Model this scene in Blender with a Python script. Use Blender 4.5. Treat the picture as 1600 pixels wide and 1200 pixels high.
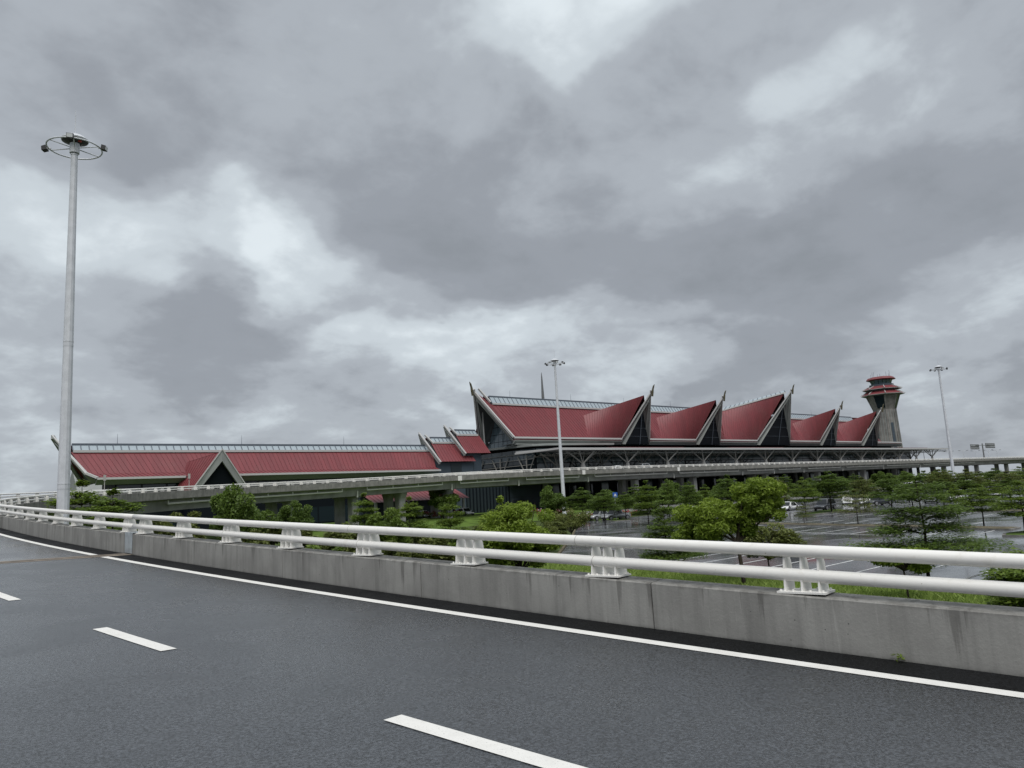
import bpy, math, random
import numpy as np
R = math.radians
sc = bpy.context.scene
for o in list(bpy.data.objects): bpy.data.objects.remove(o)
col = sc.collection

# ------------------------------------------------------------------ camera
F, P, RO, A = 1180.0, R(8.63), R(3.26), R(48.9)
CAM = np.array([0.0, 0.0, 4.5])
_f = np.array([0, math.cos(P), math.sin(P)]); _r = np.array([1.0, 0, 0]); _u = np.array([0, -math.sin(P), math.cos(P)])
_rt = math.cos(RO) * _r - math.sin(RO) * _u; _up = math.sin(RO) * _r + math.cos(RO) * _u
_M = np.array([[math.sin(A), math.cos(A), 0], [-math.cos(A), math.sin(A), 0], [0, 0, 1.0]])
fw, rt, up = _M @ _f, _M @ _rt, _M @ _up
cd = bpy.data.cameras.new('camera'); cam = bpy.data.objects.new('camera', cd); col.objects.link(cam)
from mathutils import Matrix, Vector
cam.matrix_world = Matrix([[rt[i], up[i], -fw[i], CAM[i]] for i in range(3)] + [[0, 0, 0, 1]])
cd.sensor_width = 36; cd.lens = 36 * F / 1600; cd.clip_end = 6000; cd.clip_start = 0.05
sc.camera = cam

# ------------------------------------------------------------------ render and exposure
sc.render.engine = 'CYCLES'
sc.view_settings.view_transform = 'Standard'; sc.view_settings.look = 'None'
sc.view_settings.exposure = 0.75; sc.view_settings.gamma = 1.0; sc.view_settings.use_curve_mapping = False
sc.cycles.use_denoising = True; sc.cycles.denoiser = 'OPENIMAGEDENOISE'; sc.cycles.denoising_input_passes = 'RGB_ALBEDO_NORMAL'; sc.cycles.denoising_prefilter = 'NONE'; sc.cycles.max_bounces = 6; sc.cycles.diffuse_bounces = 3; sc.cycles.glossy_bounces = 3
sc.cycles.transmission_bounces = 4; sc.cycles.transparent_max_bounces = 6; sc.cycles.caustics_reflective = False; sc.cycles.caustics_refractive = False

# ------------------------------------------------------------------ sky
SUN_EL, SUN_AZ = R(58), R(215)          # azimuth clockwise from +y
wd = bpy.data.worlds.new('World'); sc.world = wd; wd.use_nodes = True
nt = wd.node_tree; nt.nodes.clear(); N = nt.nodes; LK = nt.links.new
def nd(tree, t, **k):
    n = tree.nodes.new(t)
    for a, b in k.items(): setattr(n, a, b)
    return n
def mth(tree, op, a, b=None, c=None, clamp=False):
    n = tree.nodes.new('ShaderNodeMath'); n.operation = op; n.use_clamp = clamp
    for i, v in enumerate((a, b, c)):
        if v is None: continue
        if isinstance(v, (int, float)): n.inputs[i].default_value = v
        else: tree.links.new(v, n.inputs[i])
    return n.outputs[0]
def mrange(tree, v, a, b, c, d, smooth=True):
    n = tree.nodes.new('ShaderNodeMapRange'); n.interpolation_type = 'SMOOTHSTEP' if smooth else 'LINEAR'
    tree.links.new(v, n.inputs[0])
    for i, q in zip((1, 2, 3, 4), (a, b, c, d)): n.inputs[i].default_value = q
    return n.outputs[0]
def noise(tree, vec, scale, detail=4, rough=.55, dist=0.0, out=0):
    n = tree.nodes.new('ShaderNodeTexNoise'); n.inputs['Scale'].default_value = scale; n.inputs['Detail'].default_value = detail
    n.inputs['Roughness'].default_value = rough; n.inputs['Distortion'].default_value = dist
    if vec is not None: tree.links.new(vec, n.inputs['Vector'])
    return n.outputs[out]
tcw = nd(nt, 'ShaderNodeTexCoord'); sep = nd(nt, 'ShaderNodeSeparateXYZ'); LK(tcw.outputs['Generated'], sep.inputs[0])
dx, dy, dz = sep.outputs
az = mth(nt, 'ARCTAN2', dx, dy); el = mth(nt, 'ARCSINE', dz)
V = nd(nt, 'ShaderNodeCombineXYZ'); LK(az, V.inputs[0]); LK(el, V.inputs[1])
# cloud deck seen in perspective
zz = mth(nt, 'ADD', mth(nt, 'ABSOLUTE', dz), .34)
pl = nd(nt, 'ShaderNodeCombineXYZ'); LK(mth(nt, 'DIVIDE', dx, zz), pl.inputs[0]); LK(mth(nt, 'DIVIDE', dy, zz), pl.inputs[1])
wn = noise(nt, pl.outputs[0], 2.0, 2, .55, 0, 1)
wv = nd(nt, 'ShaderNodeVectorMath', operation='MULTIPLY_ADD'); LK(wn, wv.inputs[0])
wv.inputs[1].default_value = (.34, .24, 0); LK(V.outputs[0], wv.inputs[2])
wo = nd(nt, 'ShaderNodeVectorMath', operation='ADD'); LK(wv.outputs[0], wo.inputs[0]); wo.inputs[1].default_value = (-.17, -.12, 0)
wn2 = noise(nt, pl.outputs[0], 6.5, 3, .6, 0, 1)
wv2 = nd(nt, 'ShaderNodeVectorMath', operation='MULTIPLY_ADD'); LK(wn2, wv2.inputs[0])
wv2.inputs[1].default_value = (.085, .07, 0); LK(wo.outputs[0], wv2.inputs[2])
wo2 = nd(nt, 'ShaderNodeVectorMath', operation='ADD'); LK(wv2.outputs[0], wo2.inputs[0]); wo2.inputs[1].default_value = (-.0425, -.035, 0)
VW = wo2.outputs[0]
# thin and thick places of the cloud deck: azimuth, elevation (deg), half sizes (deg), tilt, weight
CLOUDS = [(47.4, 34.8, 8.3, 3.7, 3, 0.40), (39.6, 33.3, 5.7, 4.1, 3, 0.16), (19.1, 21.4, 13.4, 2.9, 3, 0.21),
          (30.2, 17.1, 10.4, 3.6, -37, 0.23), (24.1, 20.2, 7.4, 2.3, -17, 0.16), (8.4, 16.4, 6.8, 5.9, 3, 0.22),
          (8.7, 4.9, 7.4, 4.1, 3, 0.16), (31.5, 11.7, 5.3, 2.5, 3, 0.18), (45.3, 12.3, 7.5, 2.5, -5, 0.30),
          (50.3, 8.0, 7.4, 1.5, -2, 0.24), (65.3, 26.2, 10.1, 5.9, 3, 0.14), (64.9, 28.1, 4.4, 2.3, 3, 0.16),
          (74.3, 10.8, 5.3, 3.2, 23, 0.22), (17.9, 7.0, 8.7, 2.3, 3, 0.16), (36.2, 8.4, 4.8, 2.1, 3, 0.16),
          (43.0, 22.8, 3.8, 2.7, 3, 0.10), (56.4, 17.5, 3.2, 2.1, 3, 0.10), (29.1, 30.8, 6.0, 2.7, 3, 0.06),
          (27.9, 25.0, 15.7, 4.1, -9, -0.14), (47.6, 16.6, 16.2, 3.7, -7, -0.14), (66.4, 15.3, 12.5, 5.5, 13, -0.12),
          (10.6, 27.1, 11.2, 5.9, 3, 0.04), (18.7, 13.5, 10.0, 4.6, 23, -0.12), (26.8, 14.3, 3.1, 1.8, 3, -0.10),
          (76.2, 19.3, 6.9, 8.7, 3, -0.08), (52.8, 24.8, 5.7, 2.7, 3, -0.10), (14.8, 24.5, 9.5, 2.7, 3, -0.05),
          (57.9, 9.2, 13.1, 3.2, 3, -0.05)]
acc = None
V3 = nd(nt, 'ShaderNodeVectorMath', operation='ADD'); LK(VW, V3.inputs[0]); V3.inputs[1].default_value = (0, 0, 1)
def dot3(v):
    n = nd(nt, 'ShaderNodeVectorMath', operation='DOT_PRODUCT'); LK(V3.outputs[0], n.inputs[0]); n.inputs[1].default_value = v; return n.outputs['Value']
for (a0, e0, wa, we, rot, w) in CLOUDS:
    c_, s_, wa, we, a0, e0 = math.cos(R(rot)), math.sin(R(rot)), R(wa) * 1.55, R(we) * 1.55, R(a0), R(e0)
    gx = dot3((c_ / wa, s_ / wa, -(c_ * a0 + s_ * e0) / wa)); gy = dot3((-s_ / we, c_ / we, (s_ * a0 - c_ * e0) / we))
    s = mrange(nt, mth(nt, 'MULTIPLY_ADD', gx, gx, mth(nt, 'MULTIPLY', gy, gy)), 1, 0, 0, w)
    acc = s if acc is None else mth(nt, 'ADD', acc, s)
n1 = noise(nt, pl.outputs[0], 3.1, 6, .55, .3)
n3 = noise(nt, pl.outputs[0], 9.5, 4, .6, .2)
n2 = noise(nt, pl.outputs[0], 1.1, 2, .5, .0)
fine = mth(nt, 'MULTIPLY', mth(nt, 'SUBTRACT', n1, .5), .60)
broad = mth(nt, 'MULTIPLY', mth(nt, 'SUBTRACT', n2, .5), .25)
fine = mth(nt, 'ADD', fine, mth(nt, 'MULTIPLY', mth(nt, 'SUBTRACT', n3, .5), .26))
bright = mth(nt, 'ADD', mth(nt, 'ADD', mth(nt, 'MULTIPLY_ADD', acc, .78, fine), broad), .425)
# the overcast dome gets lighter towards the zenith
bright = mth(nt, 'ADD', bright, mrange(nt, el, R(40), R(80), 0, .62))
ramp = nd(nt, 'ShaderNodeValToRGB'); LK(bright, ramp.inputs[0])
cr = ramp.color_ramp; cr.interpolation = 'EASE'
cr.elements[0].position = .08; cr.elements[0].color = (.272, .296, .326, 1)
cr.elements[1].position = 1.0; cr.elements[1].color = (.88, .94, .975, 1)
for p_, c_ in ((.32, (.322, .348, .386, 1)), (.50, (.430, .466, .510, 1)), (.68, (.605, .665, .710, 1)), (.84, (.775, .845, .888, 1))):
    e = cr.elements.new(p_); e.color = c_
sky = nd(nt, 'ShaderNodeTexSky', sky_type='NISHITA', sun_disc=False, sun_elevation=SUN_EL, sun_rotation=SUN_AZ)
skm = nd(nt, 'ShaderNodeVectorMath', operation='SCALE'); LK(sky.outputs[0], skm.inputs[0]); skm.inputs[3].default_value = .08
mixs = nd(nt, 'ShaderNodeMix', data_type='RGBA'); mixs.inputs[0].default_value = .96
LK(skm.outputs[0], mixs.inputs[6]); LK(ramp.outputs[0], mixs.inputs[7])
bg = nd(nt, 'ShaderNodeBackground'); LK(mixs.outputs[2], bg.inputs[0]); bg.inputs[1].default_value = .595
LK(bg.outputs[0], nd(nt, 'ShaderNodeOutputWorld').inputs[0])

# ------------------------------------------------------------------ sun behind the clouds
sd = bpy.data.lights.new('sun', 'SUN'); sd.energy = 1.5; sd.angle = R(50); sd.color = (1, .97, .93)
so = bpy.data.objects.new('sun', sd); col.objects.link(so)
sdir = Vector((math.sin(SUN_AZ) * math.cos(SUN_EL), math.cos(SUN_AZ) * math.cos(SUN_EL), math.sin(SUN_EL)))
so.rotation_euler = sdir.to_track_quat('Z', 'Y').to_euler(); so.location = (0, 0, 80)

# ------------------------------------------------------------------ helpers
def tag(o, label=None, cat=None, group=None, kind=None):
    for k, v in (('label', label), ('category', cat), ('group', group), ('kind', kind)):
        if v: o[k] = v
    return o
def thing(name, label, cat, loc=(0, 0, 0), rz=0, group=None):
    o = bpy.data.objects.new(name, None); col.objects.link(o); o.location = loc; o.rotation_euler = (0, 0, rz)
    o.empty_display_size = .2
    return tag(o, label, cat, group)
def off(p):
    v = np.zeros(3)
    while p is not None: v += np.array(p.location); p = p.parent
    return v
def link(name, me, parent=None, loc=None):
    o = bpy.data.objects.new(name, me); col.objects.link(o)
    if parent: o.parent = parent
    if loc is not None: o.location = loc
    return o
class MB:
    def __init__(s): s.v = []; s.f = []; s.h = []
    def add(s, vs, fs):
        n = len(s.v); s.v += [tuple(map(float, q)) for q in vs]; s.f += [tuple(i + n for i in q) for q in fs]; return s
    def quad(s, *p): return s.add(p, [tuple(range(len(p)))])
    def box(s, x0, x1, y0, y1, z0, z1):
        return s.add([(x0, y0, z0), (x1, y0, z0), (x1, y1, z0), (x0, y1, z0), (x0, y0, z1), (x1, y0, z1), (x1, y1, z1), (x0, y1, z1)],
                     [(0, 3, 2, 1), (4, 5, 6, 7), (0, 1, 5, 4), (1, 2, 6, 5), (2, 3, 7, 6), (3, 0, 4, 7)])
    def slab(s, pts, vec):
        n = len(pts); vec = np.array(vec); q = [np.array(p) + vec for p in pts]
        return s.add(list(pts) + q, [tuple(range(n))[::-1], tuple(range(n, 2 * n))] + [(i, (i + 1) % n, n + (i + 1) % n, n + i) for i in range(n)])
    def beam(s, a, b, w, h, upv=(0, 0, 1), w2=None, h2=None):
        a, b = np.array(a, float), np.array(b, float); t = b - a; t /= np.linalg.norm(t); u_ = np.array(upv, float)
        sd_ = np.cross(t, u_); sd_ /= np.linalg.norm(sd_); u_ = np.cross(sd_, t); w2 = w if w2 is None else w2; h2 = h if h2 is None else h2
        vs = [c + sd_ * i * ww / 2 + u_ * j * hh / 2 for c, ww, hh in ((a, w, h), (b, w2, h2)) for i, j in ((-1, -1), (1, -1), (1, 1), (-1, 1))]
        return s.add(vs, [(3, 2, 1, 0), (4, 5, 6, 7), (0, 1, 5, 4), (1, 2, 6, 5), (2, 3, 7, 6), (3, 0, 4, 7)])
    def tube(s, pts, r, n=8, caps=True):
        pts = [np.array(p, float) for p in pts]; m = len(pts); rs = r if hasattr(r, '__len__') else [r] * m; vs = []
        ref = None
        for i, p in enumerate(pts):
            t = pts[min(i + 1, m - 1)] - pts[max(i - 1, 0)]; t /= np.linalg.norm(t) + 1e-9
            if ref is None: ref = np.array([0, 0, 1.]) if abs(t[2]) < .9 else np.array([1., 0, 0])
            a = np.cross(t, ref); a /= np.linalg.norm(a) + 1e-9; b = np.cross(t, a)
            vs += [p + rs[i] * (math.cos(2 * math.pi * k / n) * a + math.sin(2 * math.pi * k / n) * b) for k in range(n)]
        fs = [(i * n + k, i * n + (k + 1) % n, (i + 1) * n + (k + 1) % n, (i + 1) * n + k) for i in range(m - 1) for k in range(n)]
        if caps: fs += [tuple(range(n))[::-1], tuple(range((m - 1) * n, m * n))]
        return s.add(vs, fs)
    def lathe(s, c, prof, n=16, rot=0, sq=None):
        vs = []
        for r, z in prof:
            for k in range(n):
                a = 2 * math.pi * k / n + rot; vs.append((c[0] + r * math.cos(a), c[1] + r * math.sin(a), c[2] + z))
        m = len(prof)
        fs = [(i * n + k, i * n + (k + 1) % n, (i + 1) * n + (k + 1) % n, (i + 1) * n + k) for i in range(m - 1) for k in range(n)]
        fs += [tuple(range(n))[::-1], tuple(range((m - 1) * n, m * n))]
        return s.add(vs, fs)
    def mesh(s, name, mat, o=(0, 0, 0), smooth=False):
        me = bpy.data.meshes.new(name); o = np.array(o)
        me.from_pydata([tuple(np.array(q) - o) for q in s.v], [], s.f)
        if s.h and len(s.h) == len(s.v):
            at = me.attributes.new('h', 'FLOAT', 'POINT'); at.data.foreach_set('value', s.h)
        if mat: me.materials.append(mat)
        if smooth: me.polygons.foreach_set('use_smooth', [True] * len(me.polygons))
        me.update(); return me
    def build(s, name, mat, parent=None, smooth=False):
        return link(name, s.mesh(name, mat, off(parent), smooth), parent)
def copy_tree(o, parent=None):
    c = o.copy(); col.objects.link(c); c.parent = parent
    for ch in list(o.children): copy_tree(ch, c)
    return c
def smooth01(t): t = min(max(t, 0), 1); return t * t * (3 - 2 * t)
def gz(y): return 1.8 * smooth01((y - 92) / 26)
def arr3(*p): return [np.array(q, float) for q in p]

# ------------------------------------------------------------------ materials
def mat(name, colr, rough=.6, spec=.5, metal=0.0, var=0.0, vscale=1.0, bump=0.0, bscale=20.0, coat=0.0):
    m = bpy.data.materials.new(name); m.use_nodes = True; t = m.node_tree; b = t.nodes['Principled BSDF']
    b.inputs['Base Color'].default_value = (*colr, 1); b.inputs['Roughness'].default_value = rough
    b.inputs['Specular IOR Level'].default_value = spec; b.inputs['Metallic'].default_value = metal; b.inputs['Coat Weight'].default_value = coat
    pos = t.nodes.new('ShaderNodeNewGeometry').outputs['Position']
    if var:
        n = noise(t, pos, vscale, 5, .6); f = mrange(t, n, .3, .7, 1 - var, 1 + var)
        mx = nd(t, 'ShaderNodeVectorMath', operation='SCALE'); mx.inputs[0].default_value = colr; t.links.new(f, mx.inputs[3])
        t.links.new(mx.outputs[0], b.inputs['Base Color'])
    if bump:
        n = noise(t, pos, bscale, 4, .6); bp = nd(t, 'ShaderNodeBump'); bp.inputs['Strength'].default_value = bump; bp.inputs['Distance'].default_value = .02
        t.links.new(n, bp.inputs['Height']); t.links.new(bp.outputs[0], b.inputs['Normal'])
    return m
def mixrgb(t, f, a, b):
    n = nd(t, 'ShaderNodeMix', data_type='RGBA')
    for i, v in ((0, f), (6, a), (7, b)):
        if isinstance(v, (int, float)): n.inputs[i].default_value = v
        elif isinstance(v, tuple): n.inputs[i].default_value = (*v, 1)
        else: t.links.new(v, n.inputs[i])
    return n.outputs[2]
def mapped(t, pos, s):
    n = nd(t, 'ShaderNodeVectorMath', operation='MULTIPLY'); t.links.new(pos, n.inputs[0]); n.inputs[1].default_value = s; return n.outputs[0]
def asphalt(name, c0, c1, r0, r1, grain=.5, pud=None, scale=.35, spec=.5):
    m = bpy.data.materials.new(name); m.use_nodes = True; t = m.node_tree; b = t.nodes['Principled BSDF']
    pos = t.nodes.new('ShaderNodeNewGeometry').outputs['Position']
    big = noise(t, pos, scale, 5, .6, .4); sp = noise(t, pos, 40, 4, .8); mid = noise(t, pos, 20, 4, .7)
    c = mixrgb(t, mrange(t, big, .3, .7, 0, 1), c0, c1)
    sc_ = nd(t, 'ShaderNodeVectorMath', operation='SCALE'); t.links.new(c, sc_.inputs[0])
    t.links.new(mth(t, 'ADD', mrange(t, sp, .38, .64, .25, 1.75), mrange(t, mid, .34, .68, -.15, .2)), sc_.inputs[3]); t.links.new(sc_.outputs[0], b.inputs['Base Color'])
    rgh = mrange(t, noise(t, pos, scale * 1.7, 4, .55, .8), .35, .65, r0, r1)
    b.inputs['Specular IOR Level'].default_value = spec
    bp = nd(t, 'ShaderNodeBump'); bp.inputs['Distance'].default_value = .006; t.links.new(sp, bp.inputs['Height'])
    if pud:
        lo, hi = pud
        pm = nd(t, 'ShaderNodeVectorMath', operation='MULTIPLY'); t.links.new(pos, pm.inputs[0]); pm.inputs[1].default_value = (.5, 1.2, 1)
        pf = mrange(t, noise(t, pm.outputs[0], .16, 5, .62, .6), lo, hi, 0, 1)
        rgh = mth(t, 'MULTIPLY', rgh, mth(t, 'SUBTRACT', 1, mth(t, 'MULTIPLY', pf, .62)))
        t.links.new(mth(t, 'MULTIPLY', mth(t, 'SUBTRACT', 1, pf), grain), bp.inputs['Strength'])
    else: bp.inputs['Strength'].default_value = grain
    t.links.new(rgh, b.inputs['Roughness']); t.links.new(bp.outputs[0], b.inputs['Normal'])
    return m
def concrete(name, c0, c1, stain=.6, drip=True):
    m = bpy.data.materials.new(name); m.use_nodes = True; t = m.node_tree; b = t.nodes['Principled BSDF']
    pos = t.nodes.new('ShaderNodeNewGeometry').outputs['Position']
    c = mixrgb(t, mrange(t, noise(t, pos, 1.1, 6, .6, .3), .32, .68, 0, 1), c0, c1)
    vert = noise(t, mapped(t, pos, (5, 5, .35)), 1.0, 4, .6)            # run marks
    c = mixrgb(t, mrange(t, vert, .42, .75, 0, .55), c, tuple(q * .62 for q in c0))
    pale = noise(t, mapped(t, pos, (9, 9, .7)), 1.3, 3, .6)
    c = mixrgb(t, mrange(t, pale, .62, .8, 0, .35), c, tuple(min(1, q * 1.5) for q in c1))
    if drip:
        h = nd(t, 'ShaderNodeAttribute', attribute_name='h').outputs['Fac']
        d = noise(t, mapped(t, pos, (5.5, 5.5, .10)), 1.0, 4, .7)
        lim = mth(t, 'SUBTRACT', 1.02, mth(t, 'MULTIPLY', mrange(t, d, .50, .74, 0, 1), 1.1))
        dr = mth(t, 'GREATER_THAN', h, lim); soft = mrange(t, mth(t, 'SUBTRACT', h, lim), -.05, .5, 0, stain)
        c = mixrgb(t, soft, c, (.045, .042, .038))
        rim_ = mrange(t, mth(t, 'ADD', h, mth(t, 'MULTIPLY', noise(t, mapped(t, pos, (4, 4, 1)), 1.5, 5, .65), .30)), 1.06, 1.24, 0, .7)
        c = mixrgb(t, rim_, c, (.07, .066, .058))
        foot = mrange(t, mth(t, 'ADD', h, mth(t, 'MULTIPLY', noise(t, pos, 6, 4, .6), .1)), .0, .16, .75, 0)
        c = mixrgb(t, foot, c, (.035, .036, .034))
    pits = nd(t, 'ShaderNodeTexVoronoi'); pits.inputs['Scale'].default_value = 6; t.links.new(pos, pits.inputs['Vector'])
    c = mixrgb(t, mrange(t, pits.outputs['Distance'], .03, .055, .75, 0), c, (.02, .02, .02))
    t.links.new(c, b.inputs['Base Color']); b.inputs['Roughness'].default_value = .72; b.inputs['Specular IOR Level'].default_value = .35
    bp = nd(t, 'ShaderNodeBump'); bp.inputs['Strength'].default_value = .35; bp.inputs['Distance'].default_value = .01
    t.links.new(noise(t, pos, 30, 5, .65), bp.inputs['Height']); t.links.new(bp.outputs[0], b.inputs['Normal'])
    return m
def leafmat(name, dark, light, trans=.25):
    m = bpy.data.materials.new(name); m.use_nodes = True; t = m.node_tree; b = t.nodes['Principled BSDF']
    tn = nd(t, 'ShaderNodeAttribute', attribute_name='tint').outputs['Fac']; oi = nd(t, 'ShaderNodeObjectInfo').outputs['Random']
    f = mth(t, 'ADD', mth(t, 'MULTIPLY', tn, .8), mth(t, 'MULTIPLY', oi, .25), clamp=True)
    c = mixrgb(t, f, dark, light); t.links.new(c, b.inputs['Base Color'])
    b.inputs['Roughness'].default_value = .55; b.inputs['Specular IOR Level'].default_value = .35
    tr = nd(t, 'ShaderNodeBsdfTranslucent'); t.links.new(c, tr.inputs[0])
    mx = nd(t, 'ShaderNodeMixShader'); mx.inputs[0].default_value = trans
    t.links.new(b.outputs[0], mx.inputs[1]); t.links.new(tr.outputs[0], mx.inputs[2]); t.links.new(mx.outputs[0], t.nodes['Material Output'].inputs[0])
    return m
def railpaint():
    m = mat('white_rail_paint', (.80, .79, .76), .42, .5); t = m.node_tree; b = t.nodes['Principled BSDF']
    pos = [n for n in t.nodes if n.type == 'NEW_GEOMETRY'][0].outputs['Position']
    c = mixrgb(t, mrange(t, noise(t, pos, 7, 6, .68, .4), .52, .80, 0, .5), (.80, .79, .76), (.60, .57, .50))
    c = mixrgb(t, mrange(t, noise(t, pos, 26, 3, .6), .70, .78, 0, .8), c, (.30, .26, .2))
    t.links.new(c, b.inputs['Base Color']); return m
def roofmetal():
    m = mat('red_roof_metal', (.160, .042, .048), .45, .4); t = m.node_tree; b = t.nodes['Principled BSDF']
    pos = [n for n in t.nodes if n.type == 'NEW_GEOMETRY'][0].outputs['Position']
    c = mixrgb(t, mrange(t, noise(t, mapped(t, pos, (.9, .10, .10)), 1.0, 5, .62), .33, .68, 0, 1), (.165, .040, .046), (.205, .046, .053))
    c = mixrgb(t, mrange(t, noise(t, pos, .22, 4, .6), .45, .72, 0, .55), c, (.175, .058, .060))
    t.links.new(c, b.inputs['Base Color']); return m
def linepaint():
    m = mat('road_marking_paint', (.70, .69, .65), .55, .4); t = m.node_tree; b = t.nodes['Principled BSDF']
    pos = [n for n in t.nodes if n.type == 'NEW_GEOMETRY'][0].outputs['Position']
    c = mixrgb(t, mrange(t, noise(t, pos, 5, 5, .65), .4, .7, 0, .4), (.76, .75, .72), (.62, .61, .575))
    c = mixrgb(t, mrange(t, noise(t, pos, 70, 4, .7), .60, .70, 0, .75), c, (.14, .14, .14))
    t.links.new(c, b.inputs['Base Color']); return m
M = {}
M['asphalt'] = asphalt('wet_asphalt', (.036, .040, .046), (.045, .0495, .0565), .24, .31, .55, spec=.8)
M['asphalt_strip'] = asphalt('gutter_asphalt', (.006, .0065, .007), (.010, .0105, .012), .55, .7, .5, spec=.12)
M['asphalt_wet'] = asphalt('smooth_wet_asphalt', (.05, .052, .058), (.075, .078, .085), .15, .26, .12)
M['lot'] = asphalt('car_park_asphalt', (.095, .101, .110), (.150, .157, .168), .17, .30, .10, pud=(.40, .58), scale=.12, spec=.8)
M['joint'] = mat('joint_concrete', (.20, .17, .14), .8, .3, var=.25, vscale=3)
M['line'] = linepaint()
M['lotline'] = mat('stall_line_paint', (.62, .63, .63), .45, .5, var=.25, vscale=3)
M['wall'] = concrete('parapet_concrete', (.255, .252, .240), (.335, .332, .315), .45)
M['via'] = concrete('viaduct_concrete', (.18, .178, .165), (.27, .265, .245), .8)
M['girder'] = mat('girder_concrete', (.30, .30, .295), .8, .3, var=.2, vscale=.5)
M['kerb'] = mat('kerb_concrete', (.2, .195, .18), .8, .3, var=.3, vscale=2)
M['rail'] = railpaint()
M['weld'] = mat('rail_weld_paint', (.52, .51, .48), .5)
M['galv'] = mat('galvanised_steel', (.60, .62, .66), .5, .5, .1, var=.08, vscale=2)
M['plate'] = mat('steel_joint_plate', (.50, .55, .58), .35, .5, .5, var=.15, vscale=6)
M['mastlamp'] = mat('lamp_dark_metal', (.02, .02, .022), .5)
M['red'] = roofmetal()
M['reddk'] = mat('red_roof_seam', (.150, .038, .044), .45, .4)
M['edge'] = mat('white_roof_edge', (.50, .50, .495), .5)
M['fascia'] = mat('grey_fascia_panel', (.25, .265, .255), .55, .4, var=.1, vscale=.3)
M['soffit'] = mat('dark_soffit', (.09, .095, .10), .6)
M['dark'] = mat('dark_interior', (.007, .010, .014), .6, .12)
M['glass'] = mat('facade_glass', (.018, .028, .034), .06, .6)
M['glassg'] = mat('greenish_glass', (.085, .135, .145), .10, .6)
M['glassw'] = mat('sky_painted_glass', (.12, .155, .18), .10, .6, var=.35, vscale=.25)  # pale base colour paints in the sky reflected by these panes
M['skyl'] = mat('skylight_glass', (.34, .40, .44), .15, .6)
M['skyf'] = mat('skylight_frame', (.10, .12, .15), .5)
M['panel'] = mat('blue_grey_panel', (.055, .075, .095), .5, .4, var=.12, vscale=.4)
M['slat'] = mat('dark_slat', (.02, .03, .036), .4)
M['steel'] = mat('canopy_steel', (.40, .39, .36), .5)
M['canopy'] = mat('canopy_sheet', (.42, .43, .43), .5, var=.1, vscale=.2)
M['horn'] = mat('bronze_finial', (.10, .09, .055), .5, .5, .4)
M['towerc'] = mat('tower_concrete', (.215, .205, .195), .75, .3, var=.3, vscale=.3)
M['bark'] = mat('bark', (.055, .045, .035), .9, .2, var=.3, vscale=6)
M['lawn'] = mat('lawn', (.085, .135, .028), .9, .1, var=.35, vscale=.5, bump=.8, bscale=8)
M['earth'] = mat('rough_grass_ground', (.055, .075, .025), .95, .1, var=.45, vscale=.35, bump=.8, bscale=6)
M['soil'] = mat('kerb_soil', (.115, .10, .065), .9, .2, var=.4, vscale=2)
M['paving'] = mat('grey_paving', (.16, .16, .155), .75, .3, var=.2, vscale=.4)
M['spire'] = mat('spire_grey', (.13, .135, .14), .6)
M['white'] = mat('white_wall_paint', (.66, .67, .68), .6, var=.06, vscale=.5)
M['carw'] = mat('white_car_paint', (.72, .73, .74), .25, .5, coat=.6)
M['cars'] = mat('silver_car_paint', (.36, .37, .38), .28, .5, .5, coat=.6)
M['card'] = mat('dark_grey_car_paint', (.05, .055, .065), .25, .5, .3, coat=.6)
M['carglass'] = mat('car_window_glass', (.012, .015, .018), .05, .6)
M['tyre'] = mat('tyre_rubber', (.015, .015, .016), .85, .2)
M['rim'] = mat('wheel_rim', (.4, .4, .41), .35, .5, .7)
M['lampw'] = mat('headlight_lens', (.6, .62, .63), .15, .6)
M['lampr'] = mat('taillight_lens', (.30, .012, .012), .2, .6)
M['blue'] = mat('blue_sign_face', (.02, .10, .42), .4)
M['signback'] = mat('grey_sign_back', (.16, .165, .17), .6)
M['redlamp'] = mat('red_beacon_lens', (.45, .03, .02), .3)
M['bloomr'] = mat('crimson_petals', (.35, .02, .05), .6)
M['bloomw'] = mat('pink_white_petals', (.6, .42, .48), .6)
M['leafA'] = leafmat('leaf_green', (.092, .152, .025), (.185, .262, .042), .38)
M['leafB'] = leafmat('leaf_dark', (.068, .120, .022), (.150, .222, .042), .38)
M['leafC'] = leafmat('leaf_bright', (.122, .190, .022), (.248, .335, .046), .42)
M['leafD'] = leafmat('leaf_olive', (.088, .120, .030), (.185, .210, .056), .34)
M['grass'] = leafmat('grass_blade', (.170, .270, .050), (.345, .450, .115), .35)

# ================================================================== ground
def grid(name, xs, ys, m, dz=0.0):
    b = MB(); n = len(xs)
    for y in ys:
        for x in xs: b.v.append((x, y, gz(y) + dz))
    for j in range(len(ys) - 1):
        for i in range(n - 1): b.f.append((j * n + i, j * n + i + 1, (j + 1) * n + i + 1, (j + 1) * n + i))
    return tag(b.build(name, m, None, True), kind='structure')
YS = [-3000, -600, -200, -60, 0, 40, 80] + list(np.arange(92, 119, 2.0)) + [130, 180, 400, 1000, 4000]
grid('ground', [-3000, -600, -200, -60, 0, 40, 90, 150, 250, 500, 1200, 4000], YS, M['earth'])
grid('paving', [118, 160, 240, 380], list(np.arange(98, 119, 2.0)) + [125, 133], M['paving'], .03)
lawn = grid('lawn', [20, 60, 100, 117.9], [100] + list(np.arange(102, 119, 2.0)) + [130, 140], M['lawn'], .03)

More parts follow.
